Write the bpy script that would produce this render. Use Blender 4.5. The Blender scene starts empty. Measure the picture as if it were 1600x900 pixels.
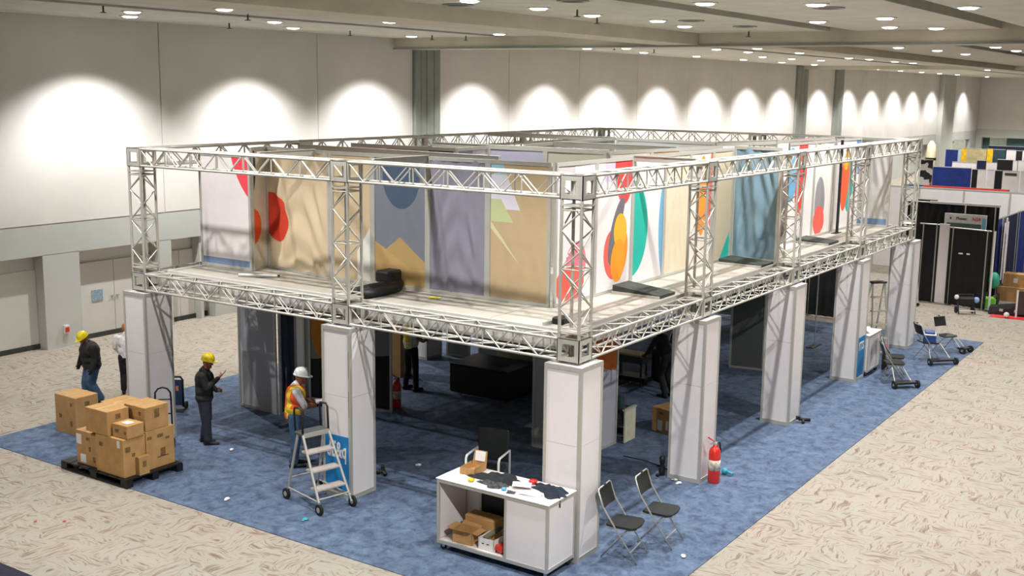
import bpy, math, random
import numpy as np
from mathutils import Vector, Matrix, Quaternion
random.seed(7)
scn = bpy.context.scene
COL = scn.collection
PI = math.pi

# ------------------------------------------------------------------ camera
CAM = Vector((-12.7881, -7.5089, 6.3843))
YAW, PIT, ROL, FPX = 0.592004, -0.173952, 0.013575, 1780.0
_f = Vector((math.cos(YAW)*math.cos(PIT), math.sin(YAW)*math.cos(PIT), math.sin(PIT)))
_r0 = _f.cross(Vector((0, 0, 1))).normalized(); _u0 = _r0.cross(_f)
_r = _r0*math.cos(ROL) + _u0*math.sin(ROL); _u = -_r0*math.sin(ROL) + _u0*math.cos(ROL)
cd = bpy.data.cameras.new('camera'); cam = bpy.data.objects.new('camera', cd); COL.objects.link(cam)
cd.sensor_width = 36; cd.lens = FPX/1600*36; cd.clip_end = 400
cam.matrix_world = Matrix(((_r.x, _u.x, -_f.x, CAM.x), (_r.y, _u.y, -_f.y, CAM.y), (_r.z, _u.z, -_f.z, CAM.z), (0, 0, 0, 1)))
scn.camera = cam
def G(px, py, z=0.0):            # the point of the horizontal plane z that shows at a pixel of the 1600x900 frame
    d = _f + _r*((px-800)/FPX) - _u*((py-450)/FPX)
    return CAM + d*((z-CAM.z)/d.z)

# ------------------------------------------------------------------ world, exposure
w = bpy.data.worlds.new('hall_air'); scn.world = w; w.use_nodes = True
bg = w.node_tree.nodes['Background']; bg.inputs[0].default_value = (.86, .93, .9, 1); bg.inputs[1].default_value = .105
scn.view_settings.view_transform = 'Standard'; scn.view_settings.look = 'None'
scn.view_settings.exposure = -0.45; scn.view_settings.gamma = 1.0; scn.cycles.adaptive_threshold = .045; scn.cycles.max_bounces = 4; scn.cycles.diffuse_bounces = 3; scn.cycles.glossy_bounces = 2; scn.cycles.transmission_bounces = 2; scn.view_settings.use_curve_mapping = False
ZC = 7.9                         # ceiling height
# ceiling lamps: (x, y, watts, cone degrees, blend); the fixtures are built with their lamps further down
WALLX = [4.55, 9.78, 14.8, 20.48, 25.33, 29.94, 35.03, 40.37, 45.5, 50.44, 56.8, 62.44, 67.55, 73.0, 78.1, 83.7, 94.5]
WALL_LAMPS = [(x, 15.2, 2100, 117, .62) for x in WALLX]
OVER_LAMPS = [(x, -.45, 1500, 125, .5) for x in (-1.4, 3.0, 7.1, 11.2, 15.3)] + [(-1.4, y, 1300, 125, .5) for y in (4.2, 8.6)]
DECK_LAMPS = [(3.9, 4.7, 900, 125, .5), (8.2, 4.7, 900, 125, .5), (12.6, 4.7, 900, 125, .5)]
FRONT_LAMPS = [(-6.3, -5.6, 4300, 140, .4), (5.5, -6.4, 1900, 140, .4), (14.5, -6.4, 1500, 140, .4), (-6.3, 9.5, 1500, 140, .4)]
HALL_LAMPS = [(24, 2, 2200, 140, .4), (25, -6, 2000, 140, .4), (33, 6, 2600, 140, .4), (44, 6, 3000, 140, .4), (58, 6, 3600, 140, .4), (74, 6, 4000, 140, .4), (92, 8, 4000, 140, .4), (95, -1, 2500, 140, .4)]

# ------------------------------------------------------------------ materials
MATS = {}
def lin(c):
    return tuple((v/255/12.92 if v/255 <= .04045 else ((v/255+.055)/1.055)**2.4) for v in c)
class NT:
    def __init__(s, name):
        s.m = bpy.data.materials.new(name); s.m.use_nodes = True; s.t = s.m.node_tree; s.b = s.t.nodes['Principled BSDF']
    def n(s, typ, **kw):
        x = s.t.nodes.new(typ)
        for k, v in kw.items(): setattr(x, k, v)
        return x
    def l(s, a, b): s.t.links.new(a, b)
    def math(s, op, a, b=None, clamp=False):
        x = s.n('ShaderNodeMath', operation=op, use_clamp=clamp)
        for i, v in enumerate((a, b)):
            if v is None: continue
            if isinstance(v, (int, float)): x.inputs[i].default_value = v
            else: s.l(v, x.inputs[i])
        return x.outputs[0]
    def mix(s, fac, a, b, blend='MIX'):
        x = s.n('ShaderNodeMix', data_type='RGBA', blend_type=blend)
        for i, v in ((0, fac), (6, a), (7, b)):
            if isinstance(v, (int, float)): x.inputs[i].default_value = v
            elif isinstance(v, tuple): x.inputs[i].default_value = (*v[:3], 1)
            else: s.l(v, x.inputs[i])
        return x.outputs[2]
    def coord(s, kind='Object', scale=None):
        c = s.n('ShaderNodeTexCoord').outputs[kind]
        if scale:
            mp = s.n('ShaderNodeMapping'); mp.inputs['Scale'].default_value = scale if isinstance(scale, tuple) else (scale,)*3
            s.l(c, mp.inputs[0]); c = mp.outputs[0]
        return c
    def noise(s, vec, scale, detail=3, rough=.55, dist=0):
        x = s.n('ShaderNodeTexNoise'); x.inputs['Scale'].default_value = scale; x.inputs['Detail'].default_value = detail
        x.inputs['Roughness'].default_value = rough; x.inputs['Distortion'].default_value = dist
        if vec is not None: s.l(vec, x.inputs[0])
        return x.outputs[0]
    def ramp(s, fac, stops):
        x = s.n('ShaderNodeValToRGB'); e = x.color_ramp.elements
        while len(e) < len(stops): e.new(.5)
        for i, (p, c) in enumerate(stops): e[i].position = p; e[i].color = (*c[:3], 1)
        s.l(fac, x.inputs[0]); return x.outputs[0]
    def bump(s, h, strength=.3, dist=.02):
        x = s.n('ShaderNodeBump'); x.inputs['Strength'].default_value = strength; x.inputs['Distance'].default_value = dist
        s.l(h, x.inputs['Height']); s.l(x.outputs[0], s.b.inputs['Normal'])
def mat(name, rgb, rough=.6, metal=0.0, var=.06, scale=6.0, bump=0.0, emit=0.0, coat=0.0):
    if name in MATS: return MATS[name]
    k = NT(name); c = lin(rgb)
    nz = k.noise(k.coord('Object'), scale)
    dark = tuple(v*(1-var*2) for v in c); lite = tuple(min(1, v*(1+var*1.4)) for v in c)
    col = k.ramp(nz, [(.3, dark), (.7, lite)])
    k.l(col, k.b.inputs['Base Color'])
    k.b.inputs['Roughness'].default_value = rough; k.b.inputs['Metallic'].default_value = metal
    if coat: k.b.inputs['Coat Weight'].default_value = coat
    if bump: k.bump(k.noise(k.coord('Object'), scale*8), bump, .01)
    if emit:
        k.b.inputs['Emission Color'].default_value = (*c, 1); k.b.inputs['Emission Strength'].default_value = emit
    MATS[name] = k.m
    return k.m
ALU = mat('brushed_aluminium', (196, 194, 184), .42, .35, .05, 9)
ALUF = mat('panel_frame_aluminium', (188, 187, 178), .45, .3, .05, 9)
STEEL = mat('steel_tube', (190, 190, 182), .35, .6, .05, 9)
WHITE = mat('white_laminate', (228, 223, 222), .4, 0, .008, 3)
WHITE2 = mat('white_paint', (226, 224, 216), .6, 0, .03, 2)
BLACK = mat('black_vinyl', (30, 32, 31), .5, 0, .15, 12)
BLACKP = mat('black_plastic', (20, 20, 21), .55, 0, .2, 14)
RUBBER = mat('rubber', (24, 24, 25), .8, 0, .1, 20)
DARKB = mat('dark_board', (52, 58, 52), .7, 0, .25, 6)
CARD = mat('cardboard', (188, 146, 92), .85, 0, .07, 5, .1)
CARDIN = mat('cardboard_inside', (150, 112, 66), .9, 0, .07, 5)
CINK = mat('carton_print', (128, 98, 58), .85, 0, .25, 40)
INK = mat('printed_ink', (70, 62, 50), .8, 0, .2, 30)
PAPER = mat('paper', (232, 230, 224), .7, 0, .02, 8)
SKIN = mat('skin', (150, 98, 72), .55, 0, .06, 20)
EYE = mat('eye', (30, 22, 20), .2)
RED = mat('red_paint', (214, 40, 28), .35, 0, .06, 8, coat=.4)
DKGREY = mat('dark_grey', (74, 78, 76), .6, 0, .1, 10)
CHROME = mat('chrome', (200, 200, 200), .2, .9, .02, 6)
BLUEP = mat('blue_print', (18, 128, 190), .5, 0, .04, 4)
TEAL = mat('teal_plastic', (60, 170, 190), .4, 0, .06, 8)
YEL = mat('yellow_helmet', (236, 214, 24), .35, 0, .04, 6, coat=.3)
WHELM = mat('white_helmet', (238, 238, 234), .35, 0, .02, 6, coat=.3)

# ------------------------------------------------------------------ mesh helpers
class MB:
    def __init__(s): s.v = []; s.f = []; s.uv = None
    def add(s, vs, fs):
        o = len(s.v); s.v += [tuple(v) for v in vs]; s.f += [tuple(i+o for i in f) for f in fs]; return s
    def box(s, a, b, taper=0.0):
        x0, y0, z0 = a; x1, y1, z1 = b; t = taper
        return s.add([(x0, y0, z0), (x1, y0, z0), (x1, y1, z0), (x0, y1, z0), (x0+t, y0+t, z1), (x1-t, y0+t, z1), (x1-t, y1-t, z1), (x0+t, y1-t, z1)],
                     [(0, 3, 2, 1), (4, 5, 6, 7), (0, 1, 5, 4), (1, 2, 6, 5), (2, 3, 7, 6), (3, 0, 4, 7)])
    def cbox(s, c, d): return s.box([c[i]-d[i]/2 for i in range(3)], [c[i]+d[i]/2 for i in range(3)])
    def bbox(s, a, b, e=.01):    # box with chamfered edges
        x = (a[0], b[0]); y = (a[1], b[1]); z = (a[2], b[2]); V = []; idx = {}
        for i in (0, 1):
            for j in (0, 1):
                for k in (0, 1):
                    for ax in range(3):
                        p = [x[i], y[j], z[k]]; sg = [1 if q == 0 else -1 for q in (i, j, k)]
                        for q in range(3):
                            if q != ax: p[q] += sg[q]*e
                        idx[(i, j, k, ax)] = len(V); V.append(p)
        F = []
        for ax in range(3):
            o = [q for q in range(3) if q != ax]
            for sd in (0, 1):
                qd = []
                for (m, n) in ((0, 0), (1, 0), (1, 1), (0, 1)):
                    key = [0, 0, 0]; key[ax] = sd; key[o[0]] = m; key[o[1]] = n; qd.append(idx[(*key, ax)])
                F.append(qd)
        for ax in range(3):
            o = [q for q in range(3) if q != ax]
            for m in (0, 1):
                for n in (0, 1):
                    ka = [0, 0, 0]; ka[o[0]] = m; ka[o[1]] = n; kb = list(ka); kb[ax] = 1
                    F.append([idx[(*ka, o[0])], idx[(*kb, o[0])], idx[(*kb, o[1])], idx[(*ka, o[1])]])
        for i in (0, 1):
            for j in (0, 1):
                for k in (0, 1): F.append([idx[(i, j, k, 0)], idx[(i, j, k, 1)], idx[(i, j, k, 2)]])
        return s.add(V, F)
    def tube(s, pts, r, n=8, closed=False, caps=True):
        pts = [Vector(p) for p in pts]; m = len(pts); rs = r if isinstance(r, (list, tuple)) else [r]*m
        rings = []; up = None
        for i, p in enumerate(pts):
            if closed: d = pts[(i+1) % m]-pts[i-1]
            else: d = pts[min(i+1, m-1)]-pts[max(i-1, 0)]
            d = d.normalized() if d.length > 1e-9 else Vector((0, 0, 1))
            if up is None: up = d.orthogonal().normalized()
            up = (up-d*up.dot(d)); up = up.normalized() if up.length > 1e-6 else d.orthogonal().normalized()
            sd = d.cross(up)
            rings.append([p+(up*math.cos(2*PI*k/n)+sd*math.sin(2*PI*k/n))*rs[i] for k in range(n)])
        V = [q for g in rings for q in g]; F = []
        for i in range(m if closed else m-1):
            a = i*n; b = ((i+1) % m)*n
            for k in range(n): F.append((a+k, a+(k+1) % n, b+(k+1) % n, b+k))
        if caps and not closed: F.append(tuple(range(n))[::-1]); F.append(tuple((m-1)*n+k for k in range(n)))
        return s.add(V, F)
    def lathe(s, prof, n=16, c=(0, 0, 0), sx=1, sy=1):
        V = []; F = []
        for r, z in prof:
            for k in range(n): V.append((c[0]+r*sx*math.cos(2*PI*k/n), c[1]+r*sy*math.sin(2*PI*k/n), c[2]+z))
        for i in range(len(prof)-1):
            for k in range(n): F.append((i*n+k, i*n+(k+1) % n, (i+1)*n+(k+1) % n, (i+1)*n+k))
        F.append(tuple(range(n))[::-1]); F.append(tuple((len(prof)-1)*n+k for k in range(n)))
        return s.add(V, F)
    def ball(s, c, r, n=12, m=8):
        r = r if isinstance(r, (list, tuple)) else (r, r, r)
        pr = [(max(1e-4, math.sin(PI*i/m)), -math.cos(PI*i/m)) for i in range(m+1)]
        V = []; F = []
        for a, z in pr:
            for k in range(n): V.append((c[0]+a*r[0]*math.cos(2*PI*k/n), c[1]+a*r[1]*math.sin(2*PI*k/n), c[2]+z*r[2]))
        for i in range(m):
            for k in range(n): F.append((i*n+k, i*n+(k+1) % n, (i+1)*n+(k+1) % n, (i+1)*n+k))
        return s.add(V, F)
    def prism(s, poly, z0, z1, plane='xy', at=None):
        n = len(poly)
        def p3(q, h):
            if plane == 'xy': return (q[0], q[1], h)
            if plane == 'xz': return (q[0], h, q[1])
            return (h, q[0], q[1])
        V = [p3(q, z0) for q in poly]+[p3(q, z1) for q in poly]
        F = [tuple(range(n))[::-1], tuple(range(n, 2*n))]+[(i, (i+1) % n, n+(i+1) % n, n+i) for i in range(n)]
        return s.add(V, F)
    def hexa(s, b, t):           # four bottom points, four top points
        return s.add(list(b)+list(t), [(0, 3, 2, 1), (4, 5, 6, 7), (0, 1, 5, 4), (1, 2, 6, 5), (2, 3, 7, 6), (3, 0, 4, 7)])
    def grid(s, fn, nu, nv, thick=0):
        V = [fn(i/nu, j/nv) for j in range(nv+1) for i in range(nu+1)]
        F = [(j*(nu+1)+i, j*(nu+1)+i+1, (j+1)*(nu+1)+i+1, (j+1)*(nu+1)+i) for j in range(nv) for i in range(nu)]
        return s.add(V, F)
    def xf(s, M):
        s.v = [tuple(M @ Vector(v)) for v in s.v]; return s
    def mesh(s, name, m, smooth=False):
        me = bpy.data.meshes.new(name); me.from_pydata(s.v, [], s.f)
        for x in (m if isinstance(m, (list, tuple)) else [m]): me.materials.append(x)
        if smooth: me.polygons.foreach_set('use_smooth', [True]*len(me.polygons))
        me.update(); return me
    def build(s, name, m, parent=None, smooth=False):
        o = bpy.data.objects.new(name, s.mesh(name, m, smooth)); COL.objects.link(o)
        if parent is not None: o.parent = parent
        return o
def B(a, b): return MB().box(a, b)
def tag(o, label, cat, group=None):
    o['label'] = label; o['category'] = cat
    if group: o['group'] = group
    return o
def thing(name, label, cat, loc=(0, 0, 0), rz=0.0, group=None):
    o = bpy.data.objects.new(name, None); COL.objects.link(o); o.empty_display_size = .1
    o.location = loc; o.rotation_euler = (0, 0, rz)
    return tag(o, label, cat, group)
def struct(o): o['kind'] = 'structure'; return o
def sroot(name):
    o = bpy.data.objects.new(name, None); COL.objects.link(o); o['kind'] = 'structure'; return o
_rod = {}
def rod(name, p, q, r, m, parent=None, n=8):     # a tube; all rods of a material share one unit mesh
    key = (m.name, n)
    if key not in _rod: _rod[key] = MB().tube([(0, 0, 0), (0, 0, 1)], 1.0, n).mesh('rod_'+m.name, m, True)
    p = Vector(p); q = Vector(q); d = q-p
    o = bpy.data.objects.new(name, _rod[key]); COL.objects.link(o)
    if parent is not None: o.parent = parent
    o.matrix_basis = Matrix.Translation(p) @ d.to_track_quat('Z', 'Y').to_matrix().to_4x4() @ Matrix.Diagonal((r, r, d.length, 1))
    return o
_bx = {}
def bar(name, a, b, m, parent=None):             # an axis-aligned bar; shares one unit mesh
    if m.name not in _bx: _bx[m.name] = MB().box((0, 0, 0), (1, 1, 1)).mesh('bar_'+m.name, m)
    o = bpy.data.objects.new(name, _bx[m.name]); COL.objects.link(o)
    if parent is not None: o.parent = parent
    o.matrix_basis = Matrix.Translation(Vector(a)) @ Matrix.Diagonal((b[0]-a[0], b[1]-a[1], b[2]-a[2], 1))
    return o
def copy_tree(o, parent=None):
    c = o.copy(); COL.objects.link(c)
    if parent is not None: c.parent = parent
    for ch in o.children: copy_tree(ch, c)
    return c
def text_part(name, s, size, m, parent, M, ext=.002):
    cu = bpy.data.curves.new(name, 'FONT'); cu.body = s; cu.size = size; cu.extrude = ext; cu.align_x = 'CENTER'; cu.align_y = 'CENTER'
    cu.resolution_u = 2; cu.offset = size*.02
    t = bpy.data.objects.new(name, cu); COL.objects.link(t)
    me = bpy.data.meshes.new_from_object(t.evaluated_get(bpy.context.evaluated_depsgraph_get()))
    bpy.data.objects.remove(t); bpy.data.curves.remove(cu)
    me.materials.clear(); me.materials.append(m)
    o = bpy.data.objects.new(name, me); COL.objects.link(o); o.parent = parent; o.matrix_basis = M
    return o
def facing(o, nx):               # matrix at o whose local X runs right along the wall seen from outside, Z-normal = nx
    n = Vector(nx).normalized(); up = Vector((0, 0, 1)); rt = up.cross(n)
    return Matrix(((rt.x, up.x, n.x, o[0]), (rt.y, up.y, n.y, o[1]), (rt.z, up.z, n.z, o[2]), (0, 0, 0, 1)))
# ================================================================== the hall
def hall_carpet():
    k = NT('hall_carpet'); c = k.coord('Object')
    mp = k.n('ShaderNodeMapping'); mp.inputs['Rotation'].default_value = (0, 0, .0); k.l(c, mp.inputs[0]); c = mp.outputs[0]
    wob = k.n('ShaderNodeVectorMath', operation='ADD')
    nz = k.n('ShaderNodeTexNoise'); nz.inputs['Scale'].default_value = 1.7; k.l(c, nz.inputs[0])
    sc = k.n('ShaderNodeVectorMath', operation='SCALE'); k.l(nz.outputs[1], sc.inputs[0]); sc.inputs['Scale'].default_value = .42
    k.l(c, wob.inputs[0]); k.l(sc.outputs[0], wob.inputs[1]); cw = wob.outputs[0]
    ck = k.n('ShaderNodeTexChecker'); ck.inputs['Scale'].default_value = 1.7; ck.inputs[1].default_value = (1, 1, 1, 1); ck.inputs[2].default_value = (0, 0, 0, 1); k.l(cw, ck.inputs[0])
    def streak(sx, sy):
        m = k.n('ShaderNodeMapping'); m.inputs['Scale'].default_value = (sx, sy, 1); k.l(cw, m.inputs[0])
        return k.noise(m.outputs[0], 1.0, 2.5, .5, .9)
    a = streak(19, 2.6); b = streak(2.6, 19)
    st = k.mix(ck.outputs[0], a, b)
    big = k.noise(c, .55, 2)
    col = k.ramp(st, [(.28, lin((118, 103, 90))), (.40, lin((146, 133, 120))), (.47, lin((168, 159, 146))), (.53, lin((159, 157, 146))), (.60, lin((169, 160, 147))), (.72, lin((126, 113, 102)))])
    tint = k.ramp(big, [(.35, (.93, .95, .94)), (.65, (1.0, .965, .945))])
    k.l(k.mix(1.0, col, tint, 'MULTIPLY'), k.b.inputs['Base Color']); k.b.inputs['Roughness'].default_value = .95
    k.bump(k.noise(c, 160, 2), .25, .004)
    return k.m
def blue_carpet_m():
    k = NT('blue_carpet'); c = k.coord('Object')
    a = k.noise(c, 4.5, 5, .7, .6); b = k.noise(c, 16, 3, .6)
    col = k.ramp(a, [(.34, lin((62, 76, 98))), (.48, lin((84, 101, 126))), (.66, lin((104, 121, 144)))])
    spot = k.ramp(b, [(.52, (1, 1, 1)), (.70, (.66, .7, .76))])
    k.l(k.mix(1.0, col, spot, 'MULTIPLY'), k.b.inputs['Base Color']); k.b.inputs['Roughness'].default_value = .95
    k.bump(k.noise(c, 220, 2), .3, .004)
    return k.m
WALLM = mat('wall_paint', (226, 223, 217), .75, 0, .025, .8, .03)
WALLB = mat('wall_band_paint', (196, 198, 192), .75, 0, .025, .8)
DOORM = mat('door_paint', (212, 209, 202), .6, 0, .02, 1.5)
PILM = mat('pilaster_metal', (150, 155, 148), .55, .1, .05, 2)
SEAM = mat('dark_joint', (52, 56, 50), .8, 0, .1, 5)
BASEM = mat('baseboard_vinyl', (62, 62, 56), .7, 0, .1, 5)
CEILM = mat('ceiling_tile', (212, 211, 200), .85, 0, .05, 1.6, .05)
BEAMM = mat('soffit_paint', (214, 208, 190), .8, 0, .04, 1.2)
SLOTM = mat('slot_paint', (92, 90, 80), .85, 0, .1, 2)
LENS = mat('lamp_lens', (255, 246, 240), .4, emit=14.0); LENS.cycles.emission_sampling = 'NONE'
fl = B((-40, -40, -.1), (104, 20, 0)).build('floor', hall_carpet()); struct(fl)
fc = B((-1.78, -1.52, 0), (18.2, 11.32, .012)).build('booth_carpet', blue_carpet_m())
tag(fc, 'large blue carpet laid under the truss booth', 'carpet')
tag(B((-10, -3, 0), (-4.63, 14, .012)).build('aisle_carpet', mat('dark_navy_carpet', (34, 34, 50), .95, 0, .15, 9, .2)), 'dark navy carpet cutting the bottom left picture corner', 'carpet')
YU, YP, YD = 16.70, 16.712, 17.08
wl = sroot('wall_left')
xs = [-40, -20, -10, -4, 1.0, 6.84, 12.64, 17.15]
xs2 = [18.5, 22.83, 27.92, 33, 38.2, 43.4, 48.2, 52.7]
def upper(xa, xb): B((xa+.012, YU, 3.05), (xb-.012, YU+.5, ZC)).build('wall_panel', WALLM, wl)
for L in (xs, xs2, [54.5, 59.6], [61.2, 66.2, 71.2, 76.2, 81.2, 86], [90, 95.5, 101]):
    for a, b in zip(L[:-1], L[1:]): upper(a, b)
B((-40, YU+.04, 3.05), (101, YU+.3, ZC)).build('joint_backing', SEAM, wl)
B((-40, YP, 2.3), (101, YP+.6, 3.06)).build('header_band', WALLB, wl)
PIL = [(-40, -8), (-3.6, -2.4), (3.2, 4.2), (6.6, 7.0), (8.45, 12.2), (15.5, 19), (23, 24.4), (28.6, 52), (54, 78), (80.2, 82), (84, 92), (94.4, 96), (98.6, 101)]
for a, b in PIL: B((a, YP, 0), (b, YP+.6, 2.31)).build('wall_pier', WALLB, wl)
for (a, _b), (c, _d) in zip([(p[1], 0) for p in PIL[:-1]], PIL[1:]):
    if c-a > .3: B((a, YD+.02, 0), (c, YD+.3, 2.3)).build('recess_back', WALLM, wl)
ndoor = 0
def doors(xa, xb, n, z1=1.93):
    global ndoor
    for i in range(n):
        a = xa+(xb-xa)*i/n; b = xa+(xb-xa)*(i+1)/n; ndoor += 1
        d = sroot('door_%d' % ndoor)
        B((a+.008, YD-.05, .12), (b-.008, YD+.02, z1)).build('door_leaf', DOORM, d)
        if n == 2: B((b-.11 if i == 0 else a+.05, YD-.09, .98), (b-.05 if i == 0 else a+.11, YD-.05, 1.02)).build('door_handle', CHROME, d)
doors(-2.4, 3.2, 1); doors(4.2, 6.6, 2); doors(7.0, 8.0, 2)
B((8.0, YD-.3, 0), (8.1, YD, 2.3)).build('wall_pier', WALLB, wl)
bb = sroot('baseboard_left')
for a, b, y in ((-2.4, 3.2, YD-.06), (4.2, 6.6, YD-.06), (7.0, 8.0, YD-.06), (8.1, 8.45, YD-.02)): B((a, y-.02, 0), (b, YD, .12)).build('baseboard_strip', BASEM, bb)
tag(B((4.72, YD-.07, .94), (5.04, YD-.05, 1.22)).build('wall_notice', mat('notice_print', (150, 172, 190), .6, 0, .25, 60)), 'small printed notice on the white door of the left wall', 'notice')
o = thing('fire_alarm_pull', 'red and white fire alarm box on the wall pier', 'alarm', (3.72, YP-.03, .33))
B((-.07, -.03, 0), (.07, .03, .2)).build('back_plate', WHITE, o); B((-.05, -.05, .04), (.05, -.03, .16)).build('pull_box', RED, o)
# air-wall pilasters
np_ = 0
for a, b, seams in ((17.15, 18.5, (17.45, 17.75, 18.15)), (52.7, 54.5, (53.3, 53.9)), (59.6, 61.2, (60.2, 60.8)), (86, 90, ())):
    np_ += 1; t = sroot('trim_%d' % np_)
    cuts = [a]+list(seams)+[b]
    yf = YU-.12 if a < 80 else YU-.4
    for p, q in zip(cuts[:-1], cuts[1:]): B((p+.015, yf, 0), (q-.015, YU+.5, ZC-.02)).build('pilaster_leaf', PILM if a < 80 else WALLB, t)
    B((a+.04, yf+.05, 0), (b-.04, YU+.4, ZC-.03)).build('pilaster_core', SEAM, t)
# far wall
wb = sroot('wall_back')
for a, b in ((-40, -6), (-6, 0), (0, 6), (6, 11.5), (11.5, 17)): B((101, a+.02, 3.2), (101.6, b-.02, ZC)).build('wall_panel', WALLM, wb)
B((101, -40, 2.4), (101.5, 17, 3.2)).build('header_band', WALLB, wb)
for a, b in ((16.2, 17), (-8, -6)): B((101, a, 0), (101.5, b, 2.4)).build('wall_pier', WALLB, wb)
B((101.9, -40, 0), (102, 17, 2.4)).build('recess_back', mat('teal_shutter', (92, 126, 124), .7, 0, .06, 1), wb)
# ceiling, with long dark slots between its fields
ce = sroot('ceiling')
def field(x0, x1, ys):
    for a, b in ys: B((x0, a, ZC), (x1, b, ZC+.25)).build('ceiling_field', CEILM, ce)
field(-40, 16.2, [(-40, -2.3), (-1.7, 1.7), (2.4, 12.0), (12.6, 18)])
field(17.6, 101.5, [(-40, -2.4), (-1.8, 1.0), (1.6, 9.5), (10.0, 18)])
B((-40, -40, ZC+.28), (102, 18, ZC+.4)).build('slot_cover', SLOTM, ce)
B((16.2, -40, 7.58), (17.6, YU, ZC+.2)).build('cross_soffit', BEAMM, ce)
B((16.15, -40, 7.55), (16.2, YU, 7.6)).build('track_edge', PILM, ce)
B((-40, 6.0, 7.6), (16.2, 7.2, ZC+.1)).build('soffit_beam', BEAMM, ce)
B((17.6, 5.0, 7.65), (70, 5.8, ZC+.1)).build('soffit_beam', BEAMM, ce)
for x in (53.6,): B((x, -40, 7.7), (x+1, YU, ZC+.1)).build('cross_soffit', BEAMM, ce)
# downlights, each with its own lamp where it lights what we see
_lm = {}
def lamp_mesh():
    if not _lm:
        _lm['t'] = MB().lathe([(.17, 0), (.23, 0), (.23, -.02), (.17, -.02)], 20).mesh('trim_ring', WHITE2)
        _lm['l'] = MB().lathe([(.168, -.004), (.168, -.026), (.13, -.045), (.05, -.052)], 20).mesh('lens', LENS)
    return _lm
ORDW = 'first second third fourth fifth sixth seventh eighth ninth tenth eleventh twelfth thirteenth fourteenth fifteenth sixteenth seventeenth eighteenth nineteenth twentieth twenty-first twenty-second twenty-third twenty-fourth twenty-fifth twenty-sixth'.split()
def scr(x, y, z):                # picture x of a point, for ordering things from left to right
    d = Vector((x, y, z))-CAM; return d.dot(_r)/d.dot(_f)
def lr(L, z): return sorted(L, key=lambda q: scr(q[0], q[1], z))
def downlight(x, y, label, group, P=0, cone=120, blend=.4, rad=.07, z=None):
    m = lamp_mesh(); z = ZC if z is None else z
    t = thing('ceiling_light', label, 'light', (x, y, z), 0, group)
    for nm, k in (('trim_ring', 't'), ('lens', 'l')):
        o = bpy.data.objects.new(nm, m[k]); COL.objects.link(o); o.parent = t
    if P:
        d = bpy.data.lights.new('lamp', 'SPOT'); d.energy = P; d.spot_size = math.radians(cone); d.spot_blend = blend; d.shadow_soft_size = rad
        d.color = (1, .978, .972)
        o = bpy.data.objects.new('lamp', d); COL.objects.link(o); o.parent = t; o.location = (0, 0, -.12)
    return t
for i, (x, y, P, c, bl) in enumerate(WALL_LAMPS): downlight(x, YU-1.86, '%s downlight from the left in the row washing the long wall' % ORDW[i], 'wall washing downlights', P, c, bl)
for i, (x, y, P, c, bl) in enumerate(lr(OVER_LAMPS, ZC)): downlight(x, y, '%s downlight from the left straight above the booth edge' % ORDW[i], 'downlights above the booth edge', P, c, bl)
for i, (x, y, P, c, bl) in enumerate(lr(DECK_LAMPS, ZC)): downlight(x, y, '%s downlight from the left above the middle of the deck' % ORDW[i], 'downlights above the deck', P, c, bl)
for i, (x, y, P, c, bl) in enumerate(FRONT_LAMPS): downlight(x, y, '%s downlight of those in the ceiling before the booth' % ORDW[i], 'downlights in front of the booth', P, c, bl)
for i, (x, y, P, c, bl) in enumerate(lr(HALL_LAMPS, ZC)): downlight(x, y, '%s large downlight from the left far down the hall' % ORDW[i], 'downlights of the far hall', P, c, bl)
for i, (x, y) in enumerate(lr([(3.5, 13.4), (3.75, 10.8), (7.5, 13.2), (8.5, 10.4), (14.5, 11.4), (15.3, 9.4), (6, 4.6), (10.4, 4.3), (6.1, 1.2), (11.9, 1.2), (8.8, -2.6), (14.5, .4)], ZC)):
    downlight(x, y, '%s downlight from the left in the near ceiling' % ORDW[i], 'downlights of the near ceiling')
for i, (x, y) in enumerate(lr([(23.4, 3.7), (26.7, 3.6), (29.8, 3.1), (33.6, 3), (21.9, .6), (27, .6), (30.4, .6), (24.2, -.6), (24, 10.3), (27, 10.3), (30, 10.3), (31.3, 8.7), (38.3, 9), (40.3, 8.7), (44.4, 8.7), (46.9, 8.5), (52.4, 7.7), (64, 8.5), (26.5, 8.5), (36, 12.1), (39.3, 12), (41.9, 11.5), (25.4, 13.2), (70, 7), (58, 9)], ZC)):
    downlight(x, y, '%s small downlight from the left beyond the cross soffit' % ORDW[i], 'downlights of the far ceiling')
for i, (px, py) in enumerate(sorted(((715, 7), (895, 1), (1080, 32), (1164, 41), (830, 70), (1295, 12)))):
    p = G(px, py, ZC)
    o = thing('ceiling_vent', '%s dark round ceiling vent from the left' % ORDW[i], 'vent', p, 0, 'ceiling air vents')
    MB().lathe([(.28, 0), (.3, -.015), (.26, -.02)], 18).build('vent_ring', PILM, o); MB().lathe([(.2, -.005), (.2, -.022)], 18).build('vent_core', SLOTM, o)
for i, (px, py) in enumerate(sorted(((161, 9), (358, 36), (902, 15), (933, 27), (547, 48), (675, 55), (728, 56), (1170, 49), (387, 22), (960, 72), (1022, 77)))):
    p = G(px, py, ZC)
    o = thing('sprinkler_head', '%s tiny sprinkler head from the left on the ceiling' % ORDW[i], 'sprinkler', p, 0, 'ceiling sprinklers')
    MB().tube([(0, 0, 0), (0, 0, -.12)], .02, 6).build('stem', DKGREY, o); MB().lathe([(.02, -.12), (.07, -.13), (.07, -.14)], 8).build('deflector', DKGREY, o)
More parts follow.
